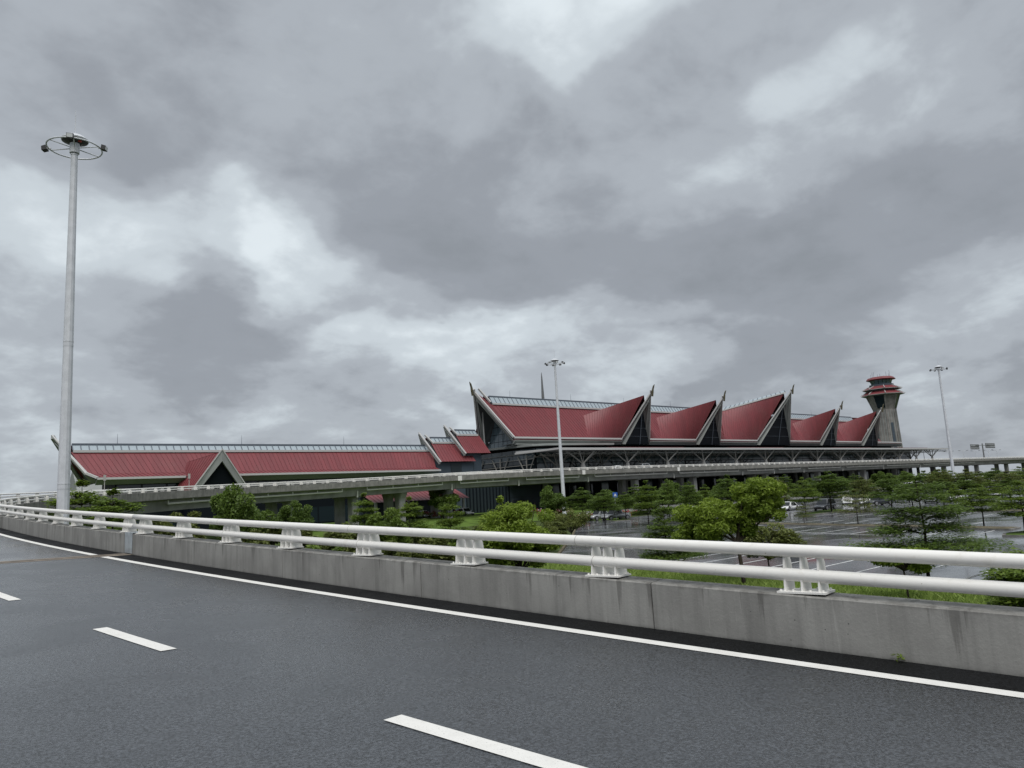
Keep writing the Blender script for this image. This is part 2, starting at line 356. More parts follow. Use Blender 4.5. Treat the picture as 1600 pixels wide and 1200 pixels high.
# ================================================================== road alignment: the line of the inner parapet
def align():
    p = []
    for y in np.arange(-14, 40, .5): p.append((5.35 + .00205 * (40 - y) ** 2, y, 2.62 + (y - 2.5) * .0452))
    for y in np.arange(40, 45, .5): p.append((5.35, y, 2.62 + (y - 2.5) * .0452))
    n = 136; z0, z1, s0, s1, Ln = 4.541, 8.30, .0452, .026, 102.1
    for i in range(n):
        t = i / n; a = math.pi - t * math.pi / 2
        z = .22 * math.sin(math.pi * t) ** 2 + (2 * t**3 - 3 * t**2 + 1) * z0 + (t**3 - 2 * t**2 + t) * s0 * Ln + (-2 * t**3 + 3 * t**2) * z1 + (t**3 - t**2) * s1 * Ln
        p.append((70.35 + 65 * math.cos(a), 45 + 65 * math.sin(a), z))
    for x in list(np.arange(70.35, 330, 1.0)) + list(np.arange(330, 760, 4.0)):
        p.append((x, 110.0, float(np.interp(x, [70.35, 79, 88, 98, 108, 120, 132, 200, 266, 403, 760], [8.30, 8.55, 8.76, 8.88, 8.97, 9.06, 9.12, 9.16, 9.22, 9.38, 9.5]))))
    return np.array(p)
AL = align()
AS = np.r_[0, np.cumsum(np.hypot(*np.diff(AL[:, :2], axis=0).T))]
AT = np.gradient(AL[:, :2], axis=0); AT /= np.linalg.norm(AT, axis=1)[:, None]
def at(s, d=0.0, h=0.0):
    """point at length s, d metres to the left (onto the road), h above it; the road falls 2 % to the inner side"""
    x, y, z = (np.interp(s, AS, AL[:, i]) for i in range(3)); tx, ty = np.interp(s, AS, AT[:, 0]), np.interp(s, AS, AT[:, 1])
    return np.array([x - ty * d, y + tx * d, z + h + .02 * max(d, 0)])
def s_of_y(y): return float(np.interp(y, AL[:110, 1], AS[:110]))
S_ARC = s_of_y(44.5); S_STR = S_ARC + 102.6; S_END = AS[-1]
def s_of_x(x): return S_STR + (x - 70.35)
def stations(a, b, step): n = max(1, int(math.ceil((b - a) / step))); return [a + (b - a) * i / n for i in range(n + 1)]
def sweep(b, prof, a, e, step=1.0, closed=False, hs=None, caps=False):
    st = stations(a, e, step); k = len(prof); n0 = len(b.v)
    for s in st:
        for j, (d, h) in enumerate(prof):
            b.v.append(tuple(at(s, d, h)))
            if hs: b.h.append(hs[j])
    for i in range(len(st) - 1):
        for j in range(k if closed else k - 1):
            j2 = (j + 1) % k; b.f.append((n0 + i * k + j, n0 + i * k + j2, n0 + (i + 1) * k + j2, n0 + (i + 1) * k + j))
    if caps:
        b.f.append(tuple(n0 + j for j in range(k))); b.f.append(tuple(n0 + (len(st) - 1) * k + j for j in range(k))[::-1])
    return b
WR = 11.2                                    # width between the parapets
SJ = s_of_y(23.55)                          # expansion joint
road = tag(sweep(MB(), [(.30, 0), (WR - .3, 0)], 0, SJ - .35).build('road', M['asphalt']), kind='structure')
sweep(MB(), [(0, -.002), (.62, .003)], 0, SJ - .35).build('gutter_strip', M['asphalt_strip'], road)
sweep(MB(), [(0, .004), (WR, .004)], SJ - .35, SJ + .35).build('expansion_joint', M['joint'], road)
sweep(MB(), [(0, .007), (WR, .007)], SJ - .04, SJ + .04, .04).build('joint_gap', M['asphalt_strip'], road)
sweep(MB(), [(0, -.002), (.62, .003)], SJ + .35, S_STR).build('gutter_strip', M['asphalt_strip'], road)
far = sweep(MB(), [(.3, 0), (WR, 0)], SJ + .35, S_STR); sweep(far, [(0, 0), (WR, 0)], S_STR, S_END, 4); far.build('road_far_section', M['asphalt_wet'], road)
sweep(MB(), [(.66, .005), (.855, .005)], 0, SJ - .40).build('edge_line', M['line'], road)
sweep(MB(), [(.66, .005), (.855, .005)], SJ + .45, S_STR).build('edge_line', M['line'], road)
sweep(MB(), [(8.15, .005), (8.35, .005)], 0, S_STR).build('edge_line', M['line'], road)
for k in range(-2, 24):
    y0 = 3.98 + 5.83 * k; s0 = s_of_y(y0) if y0 < 40 else s_of_y(39.9) + (y0 - 39.9)
    if s0 < .1 or abs(s0 + 1 - SJ) < 1.4: continue
    sweep(MB(), [(4.41, .005), (4.59, .005)], s0, s0 + 2.04, .5).build('lane_dash', M['line'], road)

# ------------------------------------------------------------------ parapets with white railing
FIN = MB()
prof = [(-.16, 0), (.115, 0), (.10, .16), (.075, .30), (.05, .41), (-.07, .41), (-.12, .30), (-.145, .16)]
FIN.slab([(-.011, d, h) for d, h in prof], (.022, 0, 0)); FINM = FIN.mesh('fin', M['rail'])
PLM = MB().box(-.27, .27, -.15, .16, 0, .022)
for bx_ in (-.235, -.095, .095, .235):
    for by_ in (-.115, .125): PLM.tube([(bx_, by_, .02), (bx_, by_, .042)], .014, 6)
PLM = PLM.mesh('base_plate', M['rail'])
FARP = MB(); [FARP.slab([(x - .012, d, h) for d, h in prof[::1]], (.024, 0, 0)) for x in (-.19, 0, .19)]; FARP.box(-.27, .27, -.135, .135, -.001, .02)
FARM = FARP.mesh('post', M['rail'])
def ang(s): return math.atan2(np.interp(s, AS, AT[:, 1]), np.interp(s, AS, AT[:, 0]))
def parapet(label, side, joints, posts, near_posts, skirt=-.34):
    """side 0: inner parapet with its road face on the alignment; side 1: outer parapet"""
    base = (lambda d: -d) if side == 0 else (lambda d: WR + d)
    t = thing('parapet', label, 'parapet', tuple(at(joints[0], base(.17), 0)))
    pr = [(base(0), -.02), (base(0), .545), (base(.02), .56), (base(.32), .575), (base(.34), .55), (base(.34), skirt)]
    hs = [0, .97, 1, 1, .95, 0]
    for a, b_ in zip(joints[:-1], joints[1:]):
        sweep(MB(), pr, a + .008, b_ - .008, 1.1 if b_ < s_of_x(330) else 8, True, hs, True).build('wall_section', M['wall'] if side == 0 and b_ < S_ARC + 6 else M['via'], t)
    br = [joints[0]] + ([SJ] if side == 0 else []) + [S_STR, joints[-1]]
    for i, (a, b_) in enumerate(zip(br[:-1], br[1:])):
        n = 14 if a < SJ + 1 else 8
        for nm, h in (('top_rail', 1.03), ('lower_rail', .765)):
            MB().tube([at(s, base(.125), h) for s in stations(a + .02, b_ - .02, .9 if a < S_STR else 6)], .071, n).build(nm, M['rail'], t, True)
    if side == 0:
        for h in (1.03, .765): MB().tube([at(SJ - .05, base(.125), h), at(SJ + .05, base(.125), h)], .060, 12).build('rail_sleeve', M['plate'], t, True)
    if side == 0:
        for y_ in np.arange(-4.0, 22, 5.25):
            for h in (1.03, .765): MB().tube([at(s_of_y(y_ + h), base(.125), h), at(s_of_y(y_ + h) + .014, base(.125), h)], .0722, 14).build('rail_weld', M['weld'], t, True)
    o3 = off(t)
    for i, s in enumerate(posts):
        p = at(s, base(.18), .574) - o3
        if i < near_posts:
            q = bpy.data.objects.new('post', PLM); col.objects.link(q); q.parent = t; q.location = p; q.rotation_euler = (0, 0, ang(s))
            for x in (-.19, 0, .19):
                f_ = link('fin', FINM, q, (x, 0, .022))
        else:
            q = link('post', FARM, t, p); q.rotation_euler = (0, 0, ang(s))
    return t
JN = [0.0] + [s_of_y(y) for y in (-6.7, -2.35, 2.0, 6.35, 10.7, 15.0, 19.3)] + [SJ]
JN += list(np.arange(SJ + 4.33, s_of_x(330), 5.2)) + [s_of_x(332), s_of_x(480), s_of_x(700)]
PN = [s_of_y(4.48 - 2.62 * k) for k in range(1, 6)][::-1] + [s_of_y(4.48 + 2.627 * k) for k in range(8)] + [SJ + .62]
PN += list(np.arange(SJ + 3.45, s_of_x(420), 2.62))
par = parapet('grey concrete parapet with white tubular railing along the near edge of the road', 0, JN, PN, 30)
MB().box(-.012, .012, -.20, .20, 0, .60)
pl_ = MB(); c0, c1 = at(SJ - .30, 0, 0), at(SJ + .30, 0, 0)
dn = at(SJ, .02, 0) - at(SJ, 0, 0)
pl_.slab([c0 + dn * .5 + (0, 0, .03), c1 + dn * .5 + (0, 0, .03), c1 + dn * .5 + (0, 0, .60), c0 + dn * .5 + (0, 0, .60)], dn * .4)
pl_.slab([at(SJ - .30, -.36, .585), at(SJ + .30, -.36, .585), at(SJ + .30, .012, .585), at(SJ - .30, .012, .585)], (0, 0, .012))
pl_.build('joint_cover_plate', M['plate'], par)
JO = [0.0] + list(np.arange(6, s_of_x(108), 7.5)) + [s_of_x(111.5)]
parapet('white railing on the far outer edge of the curving ramp beyond the hairpin', 1, JO, list(np.arange(1.5, s_of_x(111), 2.62)), 0)

# ------------------------------------------------------------------ viaduct body
via = thing('viaduct', 'grey concrete road viaduct with box girder and white drain pipes before the terminal', 'viaduct', tuple(at(S_ARC + 15, WR / 2, 0)[:2]) + (0.0,))
SG = S_ARC + 18
g = MB(); sweep(g, [(-.34, -.33), (.9, -.55), (1.2, -1.75), (WR - 1.2, -1.95), (WR - .9, -.75), (WR + .34, -.4)], SG, S_STR, 2); g.build('ramp_girder', M['girder'], via)
spans = [s_of_x(x) for x in (70.35, 86, 118, 150, 193, 223, 252, 285, 320, 380, 460, 560, 700)]
for a, b_ in zip(spans[:-1], spans[1:]):
    sweep(MB(), [(-.34, -.33), (.9, -.55), (1.2, -1.75), (WR - 1.2, -1.95), (WR - .9, -.75), (WR + .34, -.4)], a + .03, b_ - .03, 4, False, None, True).build('girder', M['girder'], via)
rw = MB(); sweep(rw, [(-.10, -.30), (-.10, -5), (WR + .1, -5), (WR + .1, -.3)], 0, SG, 1.5); rw.build('retaining_wall', M['via'], via)
def column(s, d, w=1.7, dep=1.3, cap=2.6, flare=True):
    tp = at(s, d, -1.7); a = ang(s); zb = gz(tp[1]) - .2; ca, sa = math.cos(a), math.sin(a)
    def ring(hw, hd, z): return [(tp[0] + ca * x * hd - sa * y * hw, tp[1] + sa * x * hd + ca * y * hw, z) for x, y in ((-1, -.8), (-.8, -1), (.8, -1), (1, -.8), (1, .8), (.8, 1), (-.8, 1), (-1, .8))]
    def loft(rs):
        b = MB(); n = 8
        for r_ in rs: b.v += r_
        b.f += [(i * n + k, i * n + (k + 1) % n, (i + 1) * n + (k + 1) % n, (i + 1) * n + k) for i in range(len(rs) - 1) for k in range(n)] + [tuple(range(n))[::-1], tuple(range((len(rs) - 1) * n, len(rs) * n))]
        return b
    zt = tp[2]; fl = 1.5 if flare else .1
    c = loft([ring(w / 2, dep / 2, zb), ring(w / 2, dep / 2, zt - fl)]).build('column', M['girder'], via)
    loft([ring(w / 2, dep / 2, zt - fl), ring(w / 2 * 1.15, dep / 2, zt - fl * .7), ring(cap / 2, dep / 2 * 1.05, zt - .35), ring(cap / 2, dep / 2 * 1.05, zt + .02)]).build('capital', M['girder'], c)
for s, fl in ((S_STR - 16, False), (s_of_x(66.5), False), (s_of_x(75.5), True), (s_of_x(85.5), True), (s_of_x(138), False), (s_of_x(160), False), (s_of_x(193), False), (s_of_x(222), False), (s_of_x(252), False), (s_of_x(285), False), (s_of_x(320), False), (s_of_x(355), False), (s_of_x(392), False), (s_of_x(430), False)):
    column(s, 3.2, 1.7 if fl else 1.5, 1.3, 3.0, fl); column(s, 7.0, 1.5, 1.3, 2.6, fl)
column(S_ARC + 60, WR / 2, 1.8, 1.4, 3.2, False); column(S_ARC + 30, WR / 2, 1.8, 1.4, 3.2, False)
for x0, x1 in ((20, 49), (67.3, 82.6), (86.6, 98), (102.6, 117.2), (122, 146.4), (151.2, 175.9), (180.1, 192.9), (195.6, 207.2), (211.6, 231), (235.2, 261.3), (264, 290), (294, 318), (322, 345)):
    s0, s1 = (s_of_x(x0), s_of_x(x1)) if x0 > 60 else (S_STR - 42, S_STR - 8)
    b = MB(); b.tube([at(s, .35, -.86) for s in stations(s0, s1, 3)], .12, 6)
    for s in stations(s0, s1, 5.2): b.tube([at(s, .35, -.88), at(s, .35, -.40)], .09, 6)
    b.tube([at(s1, .35, -.86), at(s1 + .02, .35, -.4)], .11, 6)
    if x0 > 60: b.tube([at(s0 - 1.5, .92, -.9), at(s0 - 1.5, 1.0, -1.95)], .13, 6)
    b.build('drain_pipe', M['rail'], via)
for x in (86, 118, 150): sweep(MB(), [(-.36, .5), (-.36, -.36)], s_of_x(x) - .45, s_of_x(x) + .45, .9).build('joint_cover_plate', M['rail'], via)
MB().slab([(112, 121.6, 9.1), (345, 121.6, 9.3), (345, 136, 9.3), (112, 136, 9.1)], (0, 0, -.7)).build('forecourt_deck', M['girder'], via)
for x in np.arange(120, 345, 14.0):
    MB().tube([(x, 128, 1.6), (x, 128, 8.55)], .6, 10).build('column', M['girder'], via)

# ================================================================== terminal
def ribs(q, n, w=.07, h=.07):
    """standing seams over a bilinear roof face q = eave-left, eave-right, top-right, top-left"""
    a, b_, c, d = arr3(*q); m = MB()
    nr = np.cross(b_ - a, d - a); nr /= np.linalg.norm(nr)
    if nr[2] < 0: nr = -nr
    for i in range(1, n):
        t = i / n; p0 = a + (b_ - a) * t + nr * .03; p1 = d + (c - d) * t + nr * .03
        if np.linalg.norm(p1 - p0) > .5: m.beam(p0, p1, w, h, nr)
    return m
def face(q, nu=8):
    a, b_, c, d = arr3(*q); m = MB()
    for j in range(nu + 1):
        for i in range(nu + 1):
            u_, v_ = i / nu, j / nu; m.v.append(tuple((a * (1 - u_) + b_ * u_) * (1 - v_) + (d * (1 - u_) + c * u_) * v_))
    n = nu + 1
    for j in range(nu):
        for i in range(nu): m.f.append((j * n + i, j * n + i + 1, (j + 1) * n + i + 1, (j + 1) * n + i))
    return m
def roofface(q, par_, n, name='roof_slope', flat=None):
    if flat is not None:
        b = MB().add(q, [(0, 1, 2), (0, 2, 3)] if flat == 0 else [(0, 1, 3), (1, 2, 3)]); return b.build(name, M['red'], par_)
    o = face(q, 20 if 'gable' in name else 2).build(name, M['red'], par_, 'gable' in name)
    tag(ribs(q, n, .05, .05).build('roof_seams', M['reddk'], o), kind='stuff'); return o
def horn(p, dirv, par_, L=3.0):
    p = np.array(p, float); d = np.array(dirv, float); d /= np.linalg.norm(d); u_ = np.array([0, 0, 1.])
    MB().tube([p - u_ * 1.4 + d * .25, p - u_ * .2 + d * .4, p + u_ * L * .25 + d * .6, p + u_ * L * .52 + d * .85, p + u_ * L * .72 + d * 1.15], [.30, .36, .26, .24, .06], 6).build('finial', M['horn'], par_)
EZ = 19.2
term = thing('terminal_building', 'long airport terminal with steep dark red roofs and five pointed front gables', 'terminal', (120, 138, 1.8))
def skylight(par_, x0, x1, y0, z0, y1, z1, pitch):
    o = MB().slab([(x0, y0, z0), (x1, y0, z0), (x1, y1, z1), (x0, y1, z1)], (0, .12, -.12)).build('skylight', M['skyl'], par_)
    b = MB(); n = max(2, int((x1 - x0) / pitch))
    for i in range(n + 1):
        x = x0 + (x1 - x0) * i / n; b.beam((x, y0 - .02, z0 + .04), (x, y1, z1 + .05), .13, .12, (0, -1, 1))
    b.beam((x0, y1, z1 + .05), (x1, y1, z1 + .05), .35, .3); tag(b.build('skylight_bars', M['skyf'], o), kind='stuff')
    e = MB(); e.beam((x0, y0 - .12, z0 - .1), (x1, y0 - .12, z0 - .1), .5, .42); e.build('skylight_kerb', M['edge'], par_)
    r_ = MB()
    for x in np.arange(x0 + 7, x1, 22.0): r_.tube([(x, y1, z1), (x, y1, z1 + 1.9)], [.05, .02], 5)
    tag(r_.build('lightning_rods', M['skyf'], par_), kind='stuff')
# main front roof
roofface([(122, 138, EZ), (318, 138, EZ), (318, 143.4, 27.8), (118, 143.4, 27.8)], term, 190)
MB().quad((118, 151.4, EZ), (318, 151.4, EZ), (318, 144.7, 30), (116.5, 144.7, 30)).build('roof_slope', M['red'], term)
skylight(term, 118.3, 312, 143.45, 28.15, 144.7, 30.05, 1.45)
# walls and body
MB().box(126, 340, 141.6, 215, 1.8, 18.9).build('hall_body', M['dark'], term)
MB().quad((120, 151.4, 19.0), (342, 151.4, 19.0), (342, 216, 19.0), (120, 216, 19.0)).build('flat_roof', M['fascia'], term)
# eave: white gutter, dark red band, grey fascia and soffit
GAB = [(165.35, 6.0, 131.4, 31.3, 146.0, 149.3, 142.2, 25.9), (199.9, 6.4, 131.4, 31.4, 177.0, 180.8, 142.3, 26.1), (238.3, 10.6, 129.7, 35.2, 209.0, 216.0, 143.6, 29.2),
       (276.4, 6.1, 131.7, 31.4, 257.0, 259.5, 142.2, 26.0), (311.2, 7.0, 131.7, 31.6, 290.0, 293.5, 142.2, 26.0)]
edges = [120.0] + [v for c, w, *_ in GAB for v in (c - w, c + w)] + [342.0]
for i in range(0, len(edges), 2):
    x0, x1 = edges[i], edges[i + 1]
    MB().box(x0, x1, 137.75, 138.1, EZ - .28, EZ + .16).build('gutter', M['edge'], term)
    MB().box(x0 + .1, x1 - .1, 138.0, 138.3, EZ - .75, EZ - .28).build('gutter_red_band', M['reddk'], term)
    f_ = MB(); f_.slab([(x0, 137.6, EZ - .75), (x1, 137.6, EZ - .75), (x1, 138.4, EZ - 1.55), (x0, 138.4, EZ - 1.55)], (0, .25, .1)); f_.build('fascia', M['fascia'], term)
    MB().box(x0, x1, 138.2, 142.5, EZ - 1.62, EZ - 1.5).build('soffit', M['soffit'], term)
for gi, (c, w, yp, zp, wx, vx, vy, vz) in enumerate(GAB):
    L_, R_, K = (c - w, 138, EZ), (c + w, 138, EZ), (c, yp, zp); V_, W_ = (vx, vy, vz), (wx, 138, EZ + .02)
    wx2, vx2 = c + w + 4.5, c + w + 1.5; V2, W2 = (vx2, vy, vz), (wx2, 138, EZ + .02)
    nose = tuple(np.array(K) + (np.array(V_) - np.array(K)) * .10)
    roofface([W_, L_, nose, V_], term, 22, 'gable_slope'); roofface([R_, W2, V2, nose], term, 12, 'gable_slope')
    MB().quad(V_, nose, V2).build('gable_cap', M['red'], term)
    GP = np.array([c, yp + 3.6, zp - 2.6])
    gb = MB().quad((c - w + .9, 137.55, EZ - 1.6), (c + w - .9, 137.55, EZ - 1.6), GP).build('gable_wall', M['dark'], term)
    mm = MB()
    for t in (.25, .5, .75):
        tq = t * .8; zq = EZ - 1.6 + (GP[2] - EZ + 1.6) * tq; yq = 137.5 + (GP[1] - 137.55) * tq; mm.beam((c - (w - .9) * (1 - tq), yq, zq), (c + (w - .9) * (1 - tq), yq, zq), .06, .06)
    mm.beam((c + w * .15, 137.45, EZ - 1.6), (c, GP[1] - .1, GP[2] - 2), .14, .14); tag(mm.build('mullions', M['skyf'], gb), kind='stuff')
    for sgn, Q in ((-1, L_), (1, R_)):
        Q = np.array(Q); Kp = np.array(K); d = (Kp - Q) / np.linalg.norm(Kp - Q); ins = np.array([-sgn * 1.0, .9, -.35])
        MB().beam(Q + d * .1, Kp + d * .9, .26, .32, (0, -1, .3)).build('barge_board', M['edge'], term)
        MB().beam(Q + ins * .74 + (0, 0, -.6), Kp + ins * .65 + (sgn * .5, 0, -.6), .22, .26, (0, -1, .3)).build('barge_board', M['edge'], term)
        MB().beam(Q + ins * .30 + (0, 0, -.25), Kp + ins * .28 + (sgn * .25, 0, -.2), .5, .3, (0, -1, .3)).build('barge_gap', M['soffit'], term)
        q2 = [Q + ins * .6 + (0, .1, -1.2), Kp + (0, .5, -1.4), GP, np.array([c + sgn * (w - .9), 137.55, EZ - 1.6])]
        MB().quad(*q2).build('gable_soffit', M['fascia'], term)
        MB().slab([q2[0] + (0, -.1, .3), q2[1] + (0, -.1, .2), q2[1] + (-sgn * 0, .3, -.9), q2[0] + (-sgn * .75, .5, -.35)], (0, .1, 0)).build('gable_fascia', M['fascia'], term)
    horn(np.array(K) + (0, -.2, .4), (.35, -1, 0), term, 2.6)
# big gable skylight
K = np.array((238.3, 129.7, 35.2)); Vg = np.array((216.0, 143.6, 29.2)); n0 = K + (Vg - K) * .08
sk = MB().slab([Vg + (0, 0, .3), n0 + (0, 0, .2), n0 + (1.5, 1.2, 1.0), Vg + (4, 1.6, 1.6)], (0, .1, -.1)).build('gable_skylight', M['skyl'], term)
b = MB()
for i in range(15): t = i / 14; b.beam(Vg + (n0 - Vg) * t + (0, 0, .35), Vg + (4, 1.6, 1.6) + (n0 + (1.5, 1.2, 1.0) - Vg - (4, 1.6, 1.6)) * t + (0, 0, .05), .14, .12, (0, -1, 1))
tag(b.build('skylight_bars', M['skyf'], sk), kind='stuff')
MB().beam(Vg + (0, -.1, .15), n0 + (0, -.1, .1), .3, .4).build('skylight_kerb', M['edge'], term)
# west gable
A_, C_, K_ = np.array((120., 138, EZ)), np.array((119.8, 151.3, EZ)), np.array((113.7, 144.7, 31.0))
roofface([A_, (122, 138, EZ), (118, 143.4, 27.8), K_ + (.9, -.5, -.6)], term, 4, 'gable_slope')
MB().quad(C_, (122, 151.4, EZ), (118, 146, 27.8), K_ + (.9, .5, -.6)).build('gable_slope', M['red'], term)
for Q, sg in ((A_, -1), (C_, 1)):
    ins = np.array([.9, -sg * 1.0, -.35]); d = (K_ - Q) / np.linalg.norm(K_ - Q)
    MB().beam(Q, K_ + d * .8, .5, .55, (-1, 0, .3)).build('barge_board', M['edge'], term)
    MB().beam(Q + ins * .6 + (0, 0, -.5), K_ + ins * .55 + (0, sg * .5, -.5), .42, .4, (-1, 0, .3)).build('barge_board', M['edge'], term)
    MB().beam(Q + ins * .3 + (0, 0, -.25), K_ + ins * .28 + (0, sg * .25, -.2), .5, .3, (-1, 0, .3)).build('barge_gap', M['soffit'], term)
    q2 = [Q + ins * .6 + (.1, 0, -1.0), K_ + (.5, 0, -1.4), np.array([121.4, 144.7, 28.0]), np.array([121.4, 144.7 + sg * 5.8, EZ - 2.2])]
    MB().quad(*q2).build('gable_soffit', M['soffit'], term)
    MB().slab([q2[0] + (-.1, 0, .3), q2[1] + (-.1, 0, .2), q2[1] + (.3, 0, -.9), q2[0] + (.5, -sg * .75, -.35)], (.1, 0, 0)).build('gable_fascia', M['fascia'], term)
horn(K_ + (-.2, 0, .4), (-1, -.1, 0), term, 2.8)
MB().beam((117.6, 143.3, 28.4), (115.4, 145.0, 31.9), .4, .5, (-1, 0, .3)).build('barge_board', M['edge'], term)
MB().beam((118.6, 147.6, 17.0), (117.2, 146.2, 27.6), .22, .22, (0, 1, 0)).build('prow_strut', M['edge'], term)
MB().slab([(119.4, 151.2, EZ - .2), (119.4, 164, 17.9), (119.4, 164, 16.9), (119.4, 151.2, EZ - 1.7)], (3.5, 0, -.3)).build('fascia', M['fascia'], term)
MB().slab([(119.2, 151.0, EZ + .15), (119.2, 164.2, 18.15), (119.2, 164.2, 17.85), (119.2, 151.0, EZ - .15)], (.3, 0, 0)).build('gutter', M['soffit'], term)
MB().slab([(120.5, 137.9, EZ - 1.5), (120.3, 139.5, EZ - 1.7), (131, 139.0, EZ - 2.3), (134, 137.6, EZ - 1.6)], (0, 0, -.25)).build('soffit', M['fascia'], term)
MB().slab([(121, 132.6, 16.6), (126, 132.6, 16.8), (150, 132.6, 17.0), (150, 141, 17.4), (121, 151, 16.9)], (0, 0, .5)).build('soffit', M['fascia'], term)

def clip(poly, a, b_, c_):
    """keep the side a*x+b*y<=c"""
    out = []
    for i in range(len(poly)):
        p, q = poly[i], poly[(i + 1) % len(poly)]; fp, fq = a * p[0] + b_ * p[1] - c_, a * q[0] + b_ * q[1] - c_
        if fp <= 0: out.append(p)
        if fp * fq < 0: t = fp / (fp - fq); out.append((p[0] + (q[0] - p[0]) * t, p[1] + (q[1] - p[1]) * t))
    return out
# glazed triangle of the west gable: panes set in a frame
tri = MB().quad((121.55, 138.9, 16.8), (121.55, 150.5, 16.8), (121.55, 144.7, 28.0)).build('gable_wall', M['dark'], term)
for i in range(7):
    for j in range(6):
        y0, z0 = 138.9 + i * 1.68, 16.85 + j * 1.85; pg = [(y0 + .06, z0 + .06), (y0 + 1.62, z0 + .06), (y0 + 1.62, z0 + 1.79), (y0 + .06, z0 + 1.79)]
        pg = clip(pg, -1.93, 1, 28.0 - 1.93 * 144.7 - .2); pg = clip(pg, 1.93, 1, 28.0 + 1.93 * 144.7 - .2)
        if len(pg) > 2: MB().slab([(121.42, y, z) for y, z in pg], (.05, 0, 0)).build('pane', M['glassw'], tri)
# lower hall: west wall and front wall of glass
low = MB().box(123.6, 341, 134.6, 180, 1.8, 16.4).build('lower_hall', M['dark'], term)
pm = MB().box(0, .06, -2.0, 2.0, -1.2, 1.2).mesh('pane', M['glass']); pmw = MB().box(0, .06, -2.0, 2.0, -1.2, 1.2).mesh('pane', M['glassw'])
for i in range(10):
    for j in range(5): link('pane', pm if j < 3 else pmw, low, np.array((123.48, 136.7 + i * 4.12, 3.2 + 7.0 + j * 1.35 * 1.0 + .0)) - off(low)).scale = (1, 1, .53)
pf = MB().box(-2.15, 2.15, 0, .06, -1.6, 1.6).mesh('pane', M['glass']); pf2 = MB().box(-2.15, 2.15, 0, .06, -.75, .75).mesh('pane', M['glassg']); pf3 = MB().box(-2.15, 2.15, 0, .06, -1.6, 1.6).mesh('pane', M['glassw']); pf_lit = MB().box(-2.15, 2.15, 0, .06, -1.6, 1.6).mesh('pane', M['glassg'])
for i in range(48):
    x = 126 + i * 4.5
    link('pane', pf3 if i < 2 else pf_lit if i % 3 == 0 else pf, low, np.array((x, 134.5, 10.95)) - off(low)); link('pane', pf2, low, np.array((x, 134.5, 13.5)) - off(low)); link('pane', pf2, low, np.array((x, 134.5, 15.4)) - off(low))  # every third tall pane is paler: light inside the hall put into its colour
br_ = MB()
for yv in (137.5, 147.5, 157.5):
    br_.beam((123.2, yv, 9.2), (123.2, yv + 3.2, 14.6), .2, .2, (1, 0, 0)); br_.beam((123.2, yv, 9.2), (123.2, yv - 3.2, 14.6), .2, .2, (1, 0, 0)); br_.beam((123.2, yv, 5), (123.2, yv, 14.6), .22, .22, (1, 0, 0))
for xv in (128, 134): br_.beam((xv, 134.2, 9.2), (xv + 2.6, 134.2, 14.6), .2, .2, (0, 1, 0)); br_.beam((xv, 134.2, 9.2), (xv - 2.6, 134.2, 14.6), .2, .2, (0, 1, 0))
for z in (9.6, 11, 12.4, 13.8, 15.2): br_.beam((123.3, 135, z), (123.3, 176, z), .12, .14)
br_.build('facade_struts', M['steel'], low)
# annex of blue-grey panels under and beside the viaduct
anx = MB().box(99.3, 110, 141.0, 175, 1.8, 13.5).build('annex_wall', M['panel'], term)
MB().box(103, 105.8, 140.9, 141.0, 11.0, 13.2).build('louvre', M['slat'], anx)
for x in (103, 106, 109.6): MB().box(x - .04, x + .04, 140.95, 141.02, 1.8, 13.45).build('panel_joint', M['slat'], anx)
fr = MB().box(97, 123.5, 133.2, 141.0, 1.6, 9.0).build('annex_front', M['panel'], term)
for i in range(13): MB().box(101.2 + i * .95, 101.75 + i * .95, 133.02, 133.2, 1.8, 7.4).build('slat', M['slat'], fr)
MB().box(101.0, 113.6, 133.12, 133.19, 1.8, 7.5).build('slat_backing', M['dark'], fr)
MB().box(114.6, 118.0, 133.1, 133.19, 1.8, 4.2).build('service_door', M['slat'], fr)
for z in (4.8, 6.9): MB().box(113.9, 123.4, 133.14, 133.19, z, z + .05).build('panel_joint', M['slat'], fr)
for i, x in enumerate(np.arange(128, 330, 6.0)):
    m_ = 'glass' if i % 3 else 'glassg'
    MB().box(x, x + 2.6, 134.4, 134.5, 2.0, 7.6).build('pane', M[m_], low)

# ------------------------------------------------------------------ porch roof seen under the viaduct
po = thing('porch', 'low red roofed porch seen beneath the viaduct between its columns', 'porch', (80, 126, 1.8))
roofface([(71, 121.5, 5.2), (93, 121.5, 5.2), (93, 127.5, 7.7), (71, 127.5, 7.7)], po, 24)
MB().box(71.5, 92.5, 127.2, 127.5, 1.8, 7.5).build('back_wall', M['panel'], po)
for x in (72, 79, 86, 92): MB().box(x - .2, x + .2, 122.0, 122.4, 1.7, 5.3).build('post', M['white'], po)

